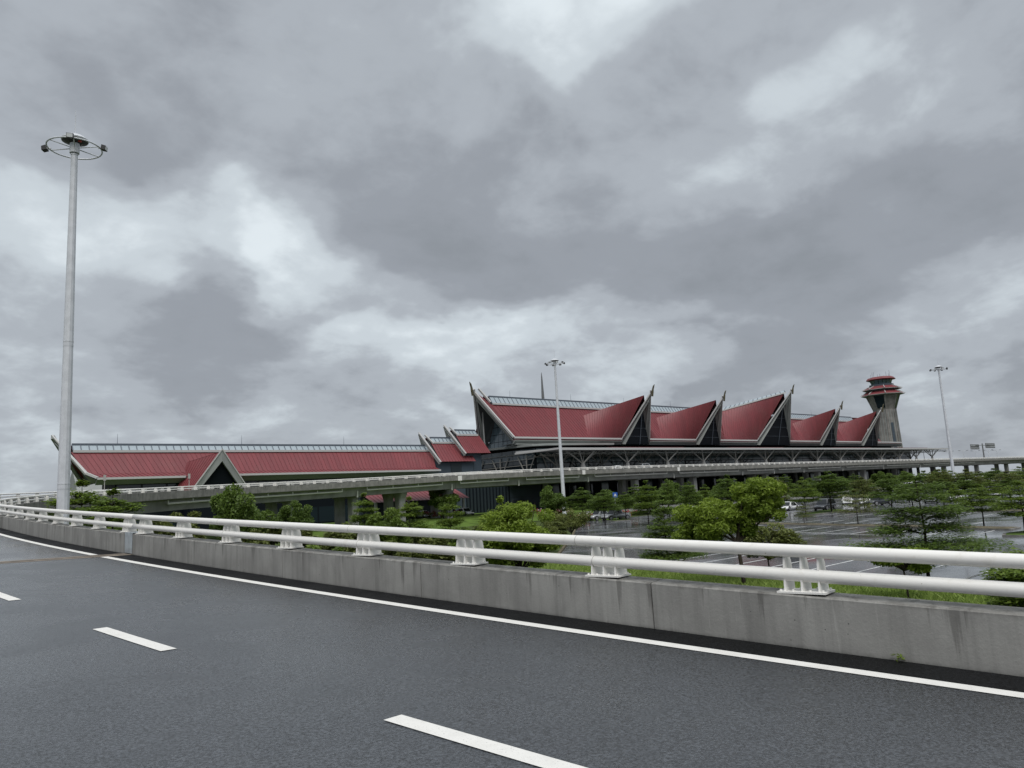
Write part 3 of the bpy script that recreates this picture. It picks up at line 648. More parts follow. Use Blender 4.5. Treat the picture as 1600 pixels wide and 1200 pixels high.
# ------------------------------------------------------------------ wing
wing = thing('terminal_wing', 'long low terminal wing with red roof and glass ridge behind the viaduct', 'terminal wing', (65, 140, 1.8))
roofface([(28.7, 140.7, 12.45), (98.6, 140.7, 12.45), (100.2, 144.2, 16.35), (26.9, 144.2, 16.35)], wing, 84)
roofface([(30.0, 139.4, 11.65), (98.8, 139.4, 11.95), (98.6, 140.72, 12.45), (28.8, 140.72, 12.45)], wing, 84, 'roof_skirt')
MB().quad((29.5, 150.6, 11.8), (98.6, 150.6, 11.8), (100, 145.2, 17.6), (26, 145.2, 17.6)).build('roof_slope', M['red'], wing)
skylight(wing, 27.2, 99.8, 144.25, 16.6, 145.2, 17.75, 1.25)
MB().box(29.9, 43.9, 139.15, 139.45, 11.42, 11.78).build('gutter', M['edge'], wing); MB().box(53.0, 98.9, 139.15, 139.45, 11.55, 11.92).build('gutter', M['edge'], wing)
MB().slab([(29.9, 139.4, 11.5), (98.9, 139.4, 11.65), (98.9, 140.6, 10.7), (29.9, 140.6, 10.6)], (0, .2, .1)).build('fascia', M['fascia'], wing)
ww = MB().box(33, 99, 141.3, 150, 1.8, 12).build('wing_wall', M['dark'], wing)
pw = MB().box(-1.9, 1.9, 0, .06, -1.5, 1.5).mesh('pane', M['glass'])
for i in range(16):
    for z in (9.0, 3.6): link('pane', pw, ww, np.array((35.2 + i * 4.1, 141.22, z)) - off(ww))
k0 = np.array((26.6, 144.4, 16.6)); tp_ = np.array((24.2, 145.2, 19.3))
MB().beam((30.0, 139.5, 11.75), (28.6, 140.8, 12.6), .35, .5, (-1, 0, .3)).build('barge_board', M['edge'], wing)
MB().beam((28.6, 140.8, 12.5), tp_, .35, .5, (-1, 0, .3), .2, .3).build('barge_board', M['edge'], wing)
MB().slab([(29.9, 139.6, 11.4), (28.5, 140.8, 12.2), tp_ + (.3, 0, -1.2), (30.2, 144, 11.0)], (.2, .1, 0)).build('gable_fascia', M['fascia'], wing)
MB().beam((30.2, 150.6, 11.2), tp_ + (.1, 0, -.3), .9, .5, (-1, 0, .3)).build('barge_board', M['fascia'], wing)
MB().quad((30.6, 141, 11), (30.6, 150, 11), (27.2, 145.2, 17.0)).build('gable_wall', M['soffit'], wing)
# gablet in the middle of the wing
Lg, Rg, Kg = np.array((43.6, 136, 8.6)), np.array((54.0, 136, 8.6)), np.array((48.8, 135.2, 15.9))
roofface([(42.6, 140, 9.4), Lg, Kg + (-.3, .3, -.35), (45.0, 141.9, 14.3)], wing, 10, 'gable_slope'); roofface([Rg, (55, 140, 9.4), (51.5, 141.9, 14.3), Kg + (.3, .3, -.35)], wing, 10, 'gable_slope')
MB().quad((45, 141.9, 14.35), Kg + (0, .3, -.2), (51.5, 141.9, 14.35)).build('gable_cap', M['red'], wing)
for Q, sg in ((Lg, -1), (Rg, 1)):
    MB().slab([Q + (0, -.1, 0), Kg + (0, -.1, .1), Kg + (0, -.1, -1.9), Q + (-sg * 1.15, -.1, 0)], (0, .5, 0)).build('barge_board', M['fascia'], wing)
    MB().beam(Q + (0, -.15, .1), Kg + (0, -.15, .2), .18, .16, (0, -1, 0)).build('barge_edge', M['edge'], wing)
gw = MB().quad(Lg + (.9, .8, 0), Rg + (-.9, .8, 0), Kg + (0, .8, -1.5)).build('gable_wall', M['dark'], wing)
mm = MB()
for t in (-2, 0, 2): mm.beam((48.8 + t, 136.7, 8.6), (48.8 + t * 1.6 + .8, 136.7, 11.2), .1, .1, (0, 1, 0)); mm.beam((48.8 + t, 136.7, 8.6), (48.8 + t * .6 - .8, 136.7, 11.2), .1, .1, (0, 1, 0))
tag(mm.build('gable_struts', M['steel'], gw), kind='stuff')
MB().box(43.9, 53.7, 136.5, 141, 1.8, 8.7).build('gable_base', M['dark'], wing)
# two stepped roofs that climb to the main hall
for x0, x1, dz_, nm in ((99.2, 107.6, 1.85, 0), (106.4, 112.2, 3.75, 0)):
    roofface([(x0 + .4, 140, 11.85 + dz_), (x1 + 2, 140, 11.85 + dz_), (x1 + 2, 144.2, 16.4 + dz_), (x0 + .8, 144.2, 16.4 + dz_)], wing, 12, 'stepped_roof')
    MB().quad((x0, 150.4, 12 + dz_), (x1 + 2, 150.4, 12 + dz_), (x1 + 2, 145.2, 17.7 + dz_), (x0, 145.2, 17.7 + dz_)).build('stepped_roof', M['red'], wing)
    skylight(wing, x0 + 1.2, x1 + 1.5, 144.25, 16.6 + dz_, 145.2, 17.75 + dz_, 1.0)
    Q = np.array((x0 + .2, 139.8, 11.7 + dz_)); T_ = np.array((x0 - 1.7, 145.3, 18.9 + dz_))
    MB().beam(Q, T_, .24, .34, (-1, 0, .3), .2, .5).build('barge_board', M['edge'], wing)
    MB().beam(Q + (.0, .4, -.4), T_ + (.3, 0, -.9), .25, .5, (-1, 0, .3)).build('barge_board', M['fascia'], wing)
    MB().beam((x0 - .6, 145.4, 15.5 + dz_), T_ + (.1, 0, -.3), .45, .5, (-1, 0, .3)).build('barge_board', M['fascia'], wing)
    MB().beam((x0 + 1.3, 143.9, 16.3 + dz_), (x0 - .1, 145.3, 18.4 + dz_), .3, .45, (-1, 0, .3)).build('barge_board', M['edge'], wing)
    MB().box(x0 + .15, x1, 141.25, 150, 9, 12 + dz_).build('stepped_wall', M['panel'], wing)
    MB().quad((x0 + .5, 140.3, 12 + dz_), (x0 + .5, 150.4, 12 + dz_), (x0 + .5, 145.2, 17.6 + dz_)).build('gable_wall', M['soffit'], wing)
bgx = thing('rear_building', 'pale grey gabled end of a building behind the wing at far left', 'building', (36, 172, 1.8))
MB().slab([(33.0, 168, 1.8), (33.0, 182, 1.8), (33.0, 182, 9), (33.0, 175, 15.4), (33.0, 168, 9)], (30, 0, 0)).build('wall', M['fascia'], bgx)

# ------------------------------------------------------------------ departures canopy
can = thing('entrance_canopy', 'long flat steel canopy on branching columns over the departures road', 'canopy', (117, 121, 9.2))
MB().slab([(117.1, 119.6, 14.75), (345, 119.6, 14.75), (345, 134.3, 15.15), (117.1, 134.3, 15.15)], (0, 0, .28)).build('roof_sheet', M['canopy'], can)
MB().box(117.1, 345, 119.3, 119.6, 14.55, 15.08).build('front_edge', M['edge'], can); MB().box(116.85, 117.1, 119.3, 134.4, 14.72, 15.12).build('end_edge', M['edge'], can)
for x in (150, 200, 260, 310): MB().slab([(x - 14, 121, 15.2), (x + 14, 121, 15.2), (x + 14, 133, 15.6), (x - 14, 133, 15.6)], (0, 0, .16)).build('raised_panel', M['reddk'], can)
tr = MB()
for y in (121.5, 127, 132):
    for x in np.arange(118, 344, 2.4):
        tr.beam((x, y, 14.55), (x + 1.2, y, 13.95), .1, .1); tr.beam((x + 1.2, y, 13.95), (x + 2.4, y, 14.55), .1, .1)
    tr.beam((118, y, 13.95), (344, y, 13.95), .14, .14)
tag(tr.build('roof_truss', M['steel'], can), kind='stuff')
for x in list(np.arange(126.3, 340, 15.6)):
    for y in (121.6, 130.0):
        cl = MB(); zb = 9.15
        cl.lathe((x, y, zb), [(.75, 0), (.62, 1.6), (.34, 2.6)], 8); cb = cl.build('column', M['girder'], can)
        arms = MB()
        for ax, ay in ((-5, 0), (5, 0), (-2.6, 1.8), (2.6, 1.8), (-2.6, -1.6), (2.6, -1.6)): arms.tube([(x, y, zb + 2.4), (x + ax, y + ay, 14.5)], .13, 6)
        arms.build('branch_arms', M['steel'], cb)

# ------------------------------------------------------------------ control tower and spire
tw = thing('control_tower', 'flared concrete control tower with three red tiered roofs behind the terminal', 'control tower', (406, 170, 0))
tc = (406, 170, 0); ro = R(22.5 - 12 - 25)
MB().lathe(tc, [(6.4, 0), (5.85, 22), (5.35, 39.5), (6.6, 43.2), (8.1, 47.4)], 8, ro).build('shaft', M['towerc'], tw)
for k in range(8):
    a = ro + k * math.pi / 4; ca, sa = math.cos(a), math.sin(a)
    MB().beam((tc[0] + 6.4 * ca, tc[1] + 6.4 * sa, 0), (tc[0] + 5.4 * ca, tc[1] + 5.4 * sa, 39.5), .9, .6, (ca, sa, 0), .5, .4).build('rib', M['towerc'], tw)
    MB().beam((tc[0] + 5.4 * ca, tc[1] + 5.4 * sa, 39.5), (tc[0] + 8.15 * ca, tc[1] + 8.15 * sa, 47.3), .5, .4, (ca, sa, 0), 1.2, .4).build('rib', M['towerc'], tw)
    am = a + math.pi / 8; n_ = math.cos(math.pi / 8)
    def wp(r, z, s_, e_=.12): return (tc[0] + (r * n_ + e_) * math.cos(am) - s_ * math.sin(am), tc[1] + (r * n_ + e_) * math.sin(am) + s_ * math.cos(am), z)
    if k % 2 == 0: MB().slab([wp(5.6, 40.2, -1.85), wp(5.6, 40.2, 1.85), wp(7.85, 46.7, 2.8), wp(7.85, 46.7, -2.8)], (.1 * math.cos(am), .1 * math.sin(am), 0)).build('window', M['glass'], tw)
    for s2 in (-1.3, 0, 1.3): MB().slab([wp(6.2, 8, s2 - .2), wp(6.2, 8, s2 + .2), wp(5.38, 39, s2 + .17), wp(5.38, 39, s2 - .17)], (.05 * math.cos(am), .05 * math.sin(am), 0)).build('shaft_groove', M['fascia'], tw)
    if k % 2: MB().slab([wp(6.22, 8, -.8), wp(6.22, 8, .8), wp(5.58, 32.4, .7), wp(5.58, 32.4, -.7)], (.1 * math.cos(am), .1 * math.sin(am), 0)).build('window', M['panel'], tw)
for r0, z0, r1, z1, zw, rw_ in ((10.3, 47.4, 7.5, 49.3, 49.3, 7.5), (9.3, 50.3, 6.2, 51.9, 51.9, 6.2)):
    rf = MB().lathe(tc, [(r0 - .3, z0 - .25), (r0, z0), (r1, z1)], 8, ro).build('tier_roof', M['red'], tw)
    MB().lathe(tc, [(r0 + .12, z0 - .3), (r0 + .12, z0 - .02)], 8, ro).build('roof_edge', M['fascia'], rf)
    for k in range(8):
        a = ro + k * math.pi / 4; ca, sa = math.cos(a), math.sin(a)
        MB().beam((tc[0] + (r0 + .5) * ca, tc[1] + (r0 + .5) * sa, z0 + .15), (tc[0] + r1 * ca, tc[1] + r1 * sa, z1 + .1), .25, .3).build('hip_rib', M['edge'], rf)
    MB().lathe(tc, [(rw_ - .3, z1), (rw_ - .3, z1 + 1.0)], 8, ro).build('drum', M['panel'], tw)
MB().lathe(tc, [(4.7, 51.9), (4.9, 52.6)], 8, ro).build('cab_sill', M['towerc'], tw)
cb = MB().lathe(tc, [(4.5, 52.6), (5.5, 55.2)], 8, ro).build('cab', M['dark'], tw)
for k in range(8):
    am = ro + k * math.pi / 4 + math.pi / 8
    for s_ in (-.95, .95):
        def wq(r, z, s2): return (tc[0] + (r * math.cos(math.pi / 8) + .06) * math.cos(am) - s2 * math.sin(am), tc[1] + (r * math.cos(math.pi / 8) + .06) * math.sin(am) + s2 * math.cos(am), z)
        MB().slab([wq(4.52, 52.7, s_ - .8), wq(4.52, 52.7, s_ + .8), wq(5.45, 55.1, s_ * 1.1 + .9), wq(5.45, 55.1, s_ * 1.1 - .9)], (.05 * math.cos(am), .05 * math.sin(am), 0)).build('pane', M['glassg'], cb)
tr_ = MB().lathe(tc, [(6.9, 55.2), (7.2, 55.5), (6.2, 56.6), (5.4, 56.8)], 8, ro).build('top_roof', M['red'], tw)
for i in range(9):
    a = i * .7; MB().tube([(tc[0] + 4.5 * math.cos(a), tc[1] + 4.5 * math.sin(a), 56.7), (tc[0] + 4.5 * math.cos(a), tc[1] + 4.5 * math.sin(a), 58.2 + (i * 37 % 5) * .45)], .07, 5).build('aerial', M['skyf'], tw)
sp_ = thing('spire', 'slim grey lattice spire rising behind the main terminal ridge', 'spire', (226.7, 239.7, 1.8))
MB().tube([(226.7, 239.7, 1.8), (226.7, 239.7, 48), (226.7, 239.7, 57), (226.7, 239.7, 59)], [1.0, .62, .28, .07], 8).build('mast', M['spire'], sp_)

# ================================================================== car park
lot = tag(MB().quad((27, -30, .03), (260, -30, .03), (260, 91.5, .03), (93, 91.5, .03), (60, 60, .03), (37, 39, .03), (33.9, 18, .03), (29.6, 5, .03)).build('car_park', M['lot']), kind='structure')
def lline(p, q, w=.14, z=.036):
    p, q = np.array(p, float), np.array(q, float); d = (q - p) / np.linalg.norm(q - p); n = np.array([-d[1], d[0]]) * w / 2
    return MB().quad(*[(v[0], v[1], z) for v in (p - n, q - n, q + n, p + n)]).build('stall_line', M['lotline'], lot)
for k in range(-4, 9):
    y = 12.65 + 2.58 * k; xk = 33.4 + .25 * (y - 17); lline((xk + 2.6, y), (xk + 8.6, y + .15))
lline((33.4 + 8.6 + .25 * (2 - 17), 2.3), (33.4 + 8.6 + .25 * 18, 35.1))
def xA(y): return 65.9 + .405 * (y - 19.3)
def xB(y): return 98.0 + .30 * (y - 36)
for k in range(-4, 7):
    y = 30.3 + 3.25 * k
    if k > -4: lline((xA(y) - 7.8, y), (xA(y) - .3, y + .2))
    if k > -3: lline((xA(y) + 3.4, y + 1), (xA(y) + 10, y + 1.2))
lline((xA(23.8) - 7.8, 23.8), (xA(50) - 7.8, 50))
for k in range(-5, 8):
    y = 34.7 + 3.12 * k; lline((xB(y) - 7.6, y), (xB(y) - .3, y + .1)); lline((xB(y) + 3.6, y), (xB(y) + 10, y + .1))
for k in range(-2, 8): y = 56 + 3.1 * k; lline((128, y), (135, y)); lline((84 + k * .6, 58 + 3.1 * k), (91 + k * .6, 58 + 3.1 * k))
def island(poly, grass=True, h=.14, label=None):
    t = tag(MB().slab([(x, y, 0.0) for x, y in poly], (0, 0, h)).build('parking_island', M['kerb']), kind='structure')
    c = np.mean(poly, axis=0); ins = [tuple(c + (np.array(p) - c) * (1 - .22 / max(.5, np.linalg.norm(np.array(p) - c)))) for p in poly]
    MB().quad(*[(x, y, h + .012) for x, y in ins]).build('grass_top', M['lawn'] if grass else M['soil'], t)
    return t
def strip(xf, y0, y1, w=2.2, n=7):
    ys = np.linspace(y0, y1, n); return [(xf(y), y) for y in ys] + [(xf(y) + w * .5, y + 1.0) for y in [y1]] + [(xf(y) + w, y) for y in ys[::-1]]
island(strip(xA, 19.6, 52, 2.4), False); island(strip(xB, 26, 50.5, 2.4), False)
island([(97, 53.4), (103, 52.6), (110, 53.2), (113, 55.5), (110, 57.5), (103, 56.2), (98, 55)])
island([(60.0, 18.4), (62.0, 18.9), (65.5, 18.0), (66.2, 14), (63.5, 5), (57.0, 5), (58.4, 12)])
island([(91.5, 82), (94.5, 81.4), (97, 83), (103, 92), (100, 92.5), (95, 88)])
kb = MB(); pts = [(27, -30), (29.6, 5), (33.9, 18), (37, 39), (60, 60), (93, 91.5)]
for p, q in zip(pts[:-1], pts[1:]): kb.beam((p[0] - .1, p[1], .06), (q[0] - .1, q[1], .06), .22, .2)
tag(kb.build('lot_kerb', M['soil']), kind='structure')

# ================================================================== light masts
def mast(loc, H, label, nl):
    t = thing('light_mast', label, 'light mast', loc, 0, 'tall floodlight masts'); z0 = loc[2]; x, y = loc[:2]
    n = 12
    def rad(z): return .39 - .19 * z / H
    prev = 0
    for z in (H * .24, H * .55, H * .985):
        p = MB().tube([(x, y, z0 + prev - (.35 if prev else 0)), (x, y, z0 + z)], [rad(prev) + .012, rad(z)], n).build('pole', M['galv'], t); prev = z
        MB().tube([(x, y, z0 + z - .06), (x, y, z0 + z + .02)], rad(z) + .02, n).build('pole_collar', M['galv'], p)
    MB().tube([(x, y, z0), (x, y, z0 + .12)], .75, n).build('base_flange', M['galv'], t)
    zc = z0 + H; rr = 1.62
    MB().tube([(x + rr * math.cos(a), y + rr * math.sin(a), zc) for a in np.linspace(0, 2 * math.pi, 33)], .048, 6, False).build('ring', M['galv'], t)
    MB().tube([(x, y, zc - .35), (x, y, zc + .32)], .30, 12).build('hub', M['galv'], t)
    for k in range(6): a = k * math.pi / 3 + .3; MB().tube([(x + .35 * math.cos(a), y + .35 * math.sin(a), zc), (x + rr * math.cos(a), y + rr * math.sin(a), zc)], .036, 5).build('spoke', M['galv'], t)
    cp = MB().lathe((x, y, zc), [(.80, .50), (.83, .58), (.60, .80), (.15, .95)], 20).build('cap', M['galv'], t)
    MB().lathe((x, y, zc), [(.77, .498), (.36, .34)], 20).build('cap_underside', M['mastlamp'], cp)
    MB().lathe((x + .2, y - .35, zc), [(.12, .36), (.16, .42), (.12, .54)], 10).build('beacon', M['redlamp'], cp)
    MB().tube([(x, y, zc + .9), (x, y, zc + 2.7)], [.03, .018], 5).build('lightning_rod', M['galv'], t)
    for a in nl:
        ca, sa = math.cos(a), math.sin(a); c = np.array((x + (rr + .22) * ca, y + (rr + .22) * sa, zc + .02)); d = np.array((ca, sa, 0)); s_ = np.array((-sa, ca, 0)); u_ = np.array((0, 0, 1.))
        fl = MB(); pr_ = [(-.13, -.13), (.16, -.20), (.19, .08), (-.07, .17)]
        fl.slab([c + d * p + u_ * q - s_ * .2 for p, q in pr_], s_ * .4); o = fl.build('floodlight', M['mastlamp'], t)
        MB().beam(c - d * .35, c - d * .1, .08, .08).build('bracket', M['galv'], o)
        MB().slab([c + d * .165 - u_ * .185 - s_ * .17, c + d * .165 - u_ * .185 + s_ * .17, c + d * .192 + u_ * .05 + s_ * .17, c + d * .192 + u_ * .05 - s_ * .17], d * .01).build('lens', M['lampw'], o)
va = math.atan2(-rt[1], -rt[0])
mast((9.75, 54.1, 0), 29.2, 'tall pale steel floodlight mast standing close behind the railing at left', (va + .1, va + math.pi + .1, va + math.pi * .62))
mast((102.3, 104.2, gz(104.2)), 30.2 - gz(104.2), 'steel floodlight mast in front of the terminal main roof', [k * math.pi / 4 + .2 for k in range(8)])
mast((193.6, 67.4, 0), 29.2, 'distant floodlight mast at right, right of the control tower', [k * math.pi / 4 for k in range(8)])

# ------------------------------------------------------------------ signs and street lamps
sg = thing('road_sign', 'twin grey panel road sign seen from behind on the far viaduct', 'sign', (358, 112, 9.35))
MB().tube([(358, 112, 9.3), (358, 112, 16.4)], [.3, .24], 8).build('pole', M['signback'], sg)
for x0, x1, z0, z1 in ((344.8, 354.6, 13.9, 16.0), (362.5, 374.0, 14.5, 16.6)):
    p = MB().box(x0, x1, 112.2, 112.35, z0, z1).build('panel', M['signback'], sg)
    for z in (z0 + .5, z1 - .5): MB().box(x0, x1, 112.05, 112.2, z - .08, z + .08).build('rib', M['galv'], p)
MB().beam((350, 112, 15.6), (368, 112, 15.6), .2, .2).build('arm', M['signback'], sg)
LAMPS = [(356.8, 13.9), (374.1, 14.2), (389.2, 14.1), (406.3, 14.4), (417.8, 14.4), (330, 13.6)]
ORD = ['first', 'second', 'third', 'fourth', 'fifth', 'sixth', 'seventh', 'eighth', 'ninth', 'tenth', 'eleventh', 'twelfth', 'thirteenth', 'fourteenth', 'fifteenth', 'sixteenth', 'seventeenth', 'eighteenth', 'nineteenth', 'twentieth']
for i, (x, z) in enumerate(sorted(LAMPS)):
    t = thing('street_lamp', 'small twin arm street lamp on the far viaduct, %s from the left' % ORD[i], 'street lamp', (x, 125, 9.3), 0, 'street lamps on the far viaduct')
    MB().tube([(x, 125, 9.2), (x, 125, z)], [.14, .08], 6).build('pole', M['galv'], t)
    for s_ in (-1, 1):
        a = MB().tube([(x, 125, z), (x + s_ * 1.5, 125 - s_ * .8, z + .25)], .06, 5).build('arm', M['galv'], t)
        MB().beam((x + s_ * 1.4, 125 - s_ * .75, z + .22), (x + s_ * 2.2, 125 - s_ * 1.2, z + .3), .3, .14).build('lamp_head', M['mastlamp'], a)
for i, (x, y) in enumerate(((23, 124), (48.6, 118))):
    z = float(at(S_STR - 60, 4, 0)[2]); 
    p = at((S_STR - 39.6, S_STR - 26.6)[i], WR - .4, 0)
    t = thing('street_lamp', ('thin pole on the ramp left of the wing gablet', 'thin pole with small box in front of the wing gablet')[i], 'street lamp', tuple(p), 0, 'thin poles on the ramp')
    MB().tube([p, p + (0, 0, 2.6)], .045, 6).build('pole', M['steel'], t); MB().box(p[0] - .13, p[0] + .13, p[1] - .12, p[1] + .12, p[2] + 2.2, p[2] + 2.9).build('control_box', M['steel'], t)
ps = thing('parking_sign', 'small blue square parking sign on a pole by the terminal trees', 'sign', (95.2, 84.9, 0))
MB().tube([(95.2, 84.9, 0), (95.2, 84.9, 4.6)], .06, 6).build('pole', M['galv'], ps)
pn = MB().slab([(95.2 - .30, 84.8 + .26, 3.75), (95.2 + .30, 84.8 - .26, 3.75), (95.2 + .30, 84.8 - .26, 4.6), (95.2 - .30, 84.8 + .26, 4.6)], (-.03, -.035, 0)).build('panel', M['blue'], ps)
def onp(u_, v_): return (95.2 + .30 * u_ - .04, 84.8 - .26 * u_ - .048, 4.17 + .42 * v_)
lt = MB()
for q in (((-.45, -.35), (.45, -.35), (.45, .05), (-.45, .05)), ((-.3, .05), (.3, .05), (.18, .45), (-.18, .45)), ((-.4, -.55), (-.2, -.55), (-.2, -.35), (-.4, -.35)), ((.2, -.55), (.4, -.55), (.4, -.35), (.2, -.35))):
    lt.slab([onp(*v) for v in q], (-.006, -.007, 0))
lt.build('car_symbol', M['white'], pn)

# ------------------------------------------------------------------ small buildings at right
wb = thing('white_building', 'low white building with dark openings under the far viaduct', 'building', (330, 150, 1.8))
MB().box(318, 372, 150, 162, 1.8, 7.4).build('wall', M['white'], wb)
for x in (322, 329, 337, 346, 353, 361): MB().box(x, x + 3.2, 149.9, 150.0, 2.0, 5.6).build('opening', M['dark'], wb)
for i, (x, y, w) in enumerate(((176, 56.5, 7), (163, 65, 6), (186, 44.5, 8))):
    t = thing('white_shelter', ('white pitched shelter roof among the trees, left of the far right one', 'small white pitched shelter furthest left among the right hand trees', 'white pitched shelter roof nearest the right edge of the photo')[i], 'shelter', (x, y, 0), 0, 'white shelters beyond the car park')
    MB().add([(x - w / 2, y - 3, 2.6), (x + w / 2, y - 3, 2.6), (x + w / 2, y + 3, 2.6), (x - w / 2, y + 3, 2.6), (x - w / 3, y, 3.7), (x + w / 3, y, 3.7)], [(0, 1, 5, 4), (1, 2, 5), (2, 3, 4, 5), (3, 0, 4), (0, 3, 2, 1)]).build('roof', M['white'], t)
    for sx in (-1, 1):
        for sy in (-1, 1): MB().box(x + sx * (w / 2 - .3) - .1, x + sx * (w / 2 - .3) + .1, y + sy * 2.6 - .1, y + sy * 2.6 + .1, 0, 2.6).build('post', M['galv'], t)

# ================================================================== vehicles
def loft(sts):
    """sts: list of (x, [(halfwidth, z) ...]) sections, closed over the top, left-right symmetric"""
    b = MB(); k = len(sts[0][1])
    for x, pr_ in sts:
        for w, z in pr_: b.v.append((x, w, z))
        for w, z in pr_[::-1]: b.v.append((x, -w, z))
    n = 2 * k
    for i in range(len(sts) - 1):
        for j in range(n): b.f.append((i * n + j, i * n + (j + 1) % n, (i + 1) * n + (j + 1) % n, (i + 1) * n + j))
    b.f += [tuple(range(n))[::-1], tuple(range((len(sts) - 1) * n, len(sts) * n))]
    return b
def wheel_mesh():
    b = MB(); n = 18
    for y, r in ((-.11, .25), (-.11, .31), (-.08, .335), (.08, .335), (.11, .31), (.11, .25)):
        b.v += [(r * math.cos(2 * math.pi * k / n), y, r * math.sin(2 * math.pi * k / n)) for k in range(n)]
    b.f += [(i * n + k, i * n + (k + 1) % n, (i + 1) * n + (k + 1) % n, (i + 1) * n + k) for i in range(5) for k in range(n)]
    return b.mesh('tyre', M['tyre'], smooth=True)
def rim_mesh():
    b = MB(); b.lathe((0, 0, 0), [(.25, -.09), (.25, .09), (.06, .105)], 14); b.v = [(x, z, y) for x, y, z in b.v]; return b.mesh('rim', M['rim'])
TY, RM = wheel_mesh(), rim_mesh()
def car(kind, paint):
    t = thing(kind, '', 'car'); L, hw, zb = {'sedan': (4.55, .89, .68), 'suv': (4.65, .93, .86), 'pickup': (5.25, .92, .92)}[kind]
    h = L / 2; top = {'sedan': 1.46, 'suv': 1.76, 'pickup': 1.80}[kind]; g = {'sedan': .2, 'suv': .26, 'pickup': .32}[kind]
    nose = zb * .80
    def sec(w, z): return [(w * .80, g), (w * .96, g + .12), (w, (g + z) / 2), (w * .985, z - .06), (w * .90, z)]
    body = [(h, sec(hw * .72, nose - .12)), (h - .12, sec(hw * .90, nose)), (h - .55, sec(hw * .98, zb - .05)), (h - 1.25, sec(hw, zb + .04)), (0, sec(hw, zb + .06)), (-h + .9, sec(hw, zb + .07)), (-h + .3, sec(hw * .97, zb + (.10 if kind != 'pickup' else .08))), (-h + .05, sec(hw * .92, zb + .02)), (-h, sec(hw * .86, zb - .12))]
    loft(body).build('body', paint, t, True)
    zb2 = zb + .04
    if kind == 'sedan': gh = [(h - 1.18, .0), (h - 1.75, .9), (h - 2.15, 1.0), (-h + 1.55, 1.0), (-h + 1.15, .9), (-h + .48, .0)]
    elif kind == 'suv': gh = [(h - 1.22, .0), (h - 1.75, .9), (h - 2.1, 1.0), (-h + .75, 1.0), (-h + .35, .9), (-h + .10, .0)]
    else: gh = [(h - 1.35, .0), (h - 1.95, .9), (h - 2.25, 1.0), (-h + 2.15, 1.0), (-h + 1.85, .9), (-h + 1.65, .0)]
    ht = top - zb2
    cab = [(x, [(hw * .93, zb2 - .05), (hw * (.93 - .14 * f * .5), zb2 + ht * f * .5), (hw * (.93 - .14 * f), zb2 + ht * f - .03 * (f > 0)), (hw * (.85 - .14 * f), zb2 + ht * f)]) for x, f in gh]
    cb_ = loft(cab).build('cabin', paint, t)
    def wy(z): return hw * (.93 - .14 * (z - zb2) / ht) + .012
    x0, x1 = gh[0][0] - .25, gh[-1][0] + (.25 if kind == 'sedan' else .12); xa, xb = gh[2][0] + .18, gh[3][0] - .02
    za, zc = zb2 + .06, top - .13
    cuts = [x0, (x0 + x1) / 2 + .15, x1]; cut2 = [xa, (x0 + x1) / 2 + .15, xb]
    for s_ in (-1, 1):
        for i in range(2):
            q = [(cuts[i] - .05, s_ * wy(za), za), (cuts[i + 1] + .05, s_ * wy(za), za), (cut2[i + 1] + .05, s_ * wy(zc), zc), (cut2[i] - .05, s_ * wy(zc), zc)]
            MB().slab(q, (0, s_ * .012, 0)).build('window', M['carglass'], t)
    for (xa_, fa), (xc_, fc), nm in ((gh[0], gh[1], 'windscreen'), (gh[-1], gh[-2], 'rear_window')):
        s_ = 1 if nm == 'windscreen' else -1
        def pt(f, y): x = xa_ + (xc_ - xa_) * f; return (x + s_ * .02, y * hw * (.86 - .14 * fc * f), zb2 + ht * (fa + (fc - fa) * f) + .02)
        MB().slab([pt(.10, -.95), pt(.10, .95), pt(.95, .95), pt(.95, -.95)], (s_ * .012, 0, .008)).build(nm, M['carglass'], t)
    wxs = (h - .85, -h + .88); 
    for x in wxs:
        for s_ in (-1, 1):
            w_ = bpy.data.objects.new('wheel', TY); col.objects.link(w_); w_.parent = t; w_.location = (x, s_ * (hw - .10), .335)
            if kind != 'sedan': w_.scale = (1.1, 1.1, 1.1); w_.location.z = .368
            link('rim', RM, w_, (0, s_ * .02, 0)).rotation_euler = (0, 0, 0 if s_ > 0 else math.pi)
            MB().lathe((0, 0, 0), [(.40, 0), (.40, .01)], 16)
            ar = MB(); ar.lathe((0, 0, 0), [(.42, 0), (.42, .012)], 18); ar.v = [(x + a, s_ * (hw * .995 + c), .38 + b__) for a, b__, c in ar.v]; ar.build('wheel_arch', M['tyre'], t)
            w_.location.y = s_ * (hw - .07)
    for s_ in (-1, 1):
        MB().box(h - .22, h - .03, s_ * hw * .55 - .17, s_ * hw * .55 + .17, nose - .22, nose - .06).build('headlight', M['lampw'], t)
        MB().box(-h - .01, -h + .12, s_ * hw * .72 - .13, s_ * hw * .72 + .13, zb - .18, zb + .02).build('taillight', M['lampr'], t)
        MB().box(gh[0][0] - .5, gh[0][0] - .3, s_ * (hw + .02) - .09, s_ * (hw + .02) + .09, zb2 + .06, zb2 + .22).build('mirror', paint, t)
    MB().box(h - .06, h + .02, -.42, .42, g + .12, nose - .16).build('grille', M['tyre'], t)
    MB().box(h - .10, h + .03, -.7, .7, g + .02, g + .13).build('front_bumper', M['tyre'], t)
    if kind == 'pickup':
        MB().box(-h + .12, -h + 1.55, -hw * .80, hw * .80, zb + .06, zb + .18).build('cargo_bed', M['tyre'], t)
        for s_ in (-1, 1): MB().box(-h + .05, -h + 1.6, s_ * hw * .88 - .06, s_ * hw * .88 + .06, zb, zb + .24).build('bed_side', paint, t)
    return t
protos = {k: car(k, M['carw']) for k in ('sedan', 'suv', 'pickup')}
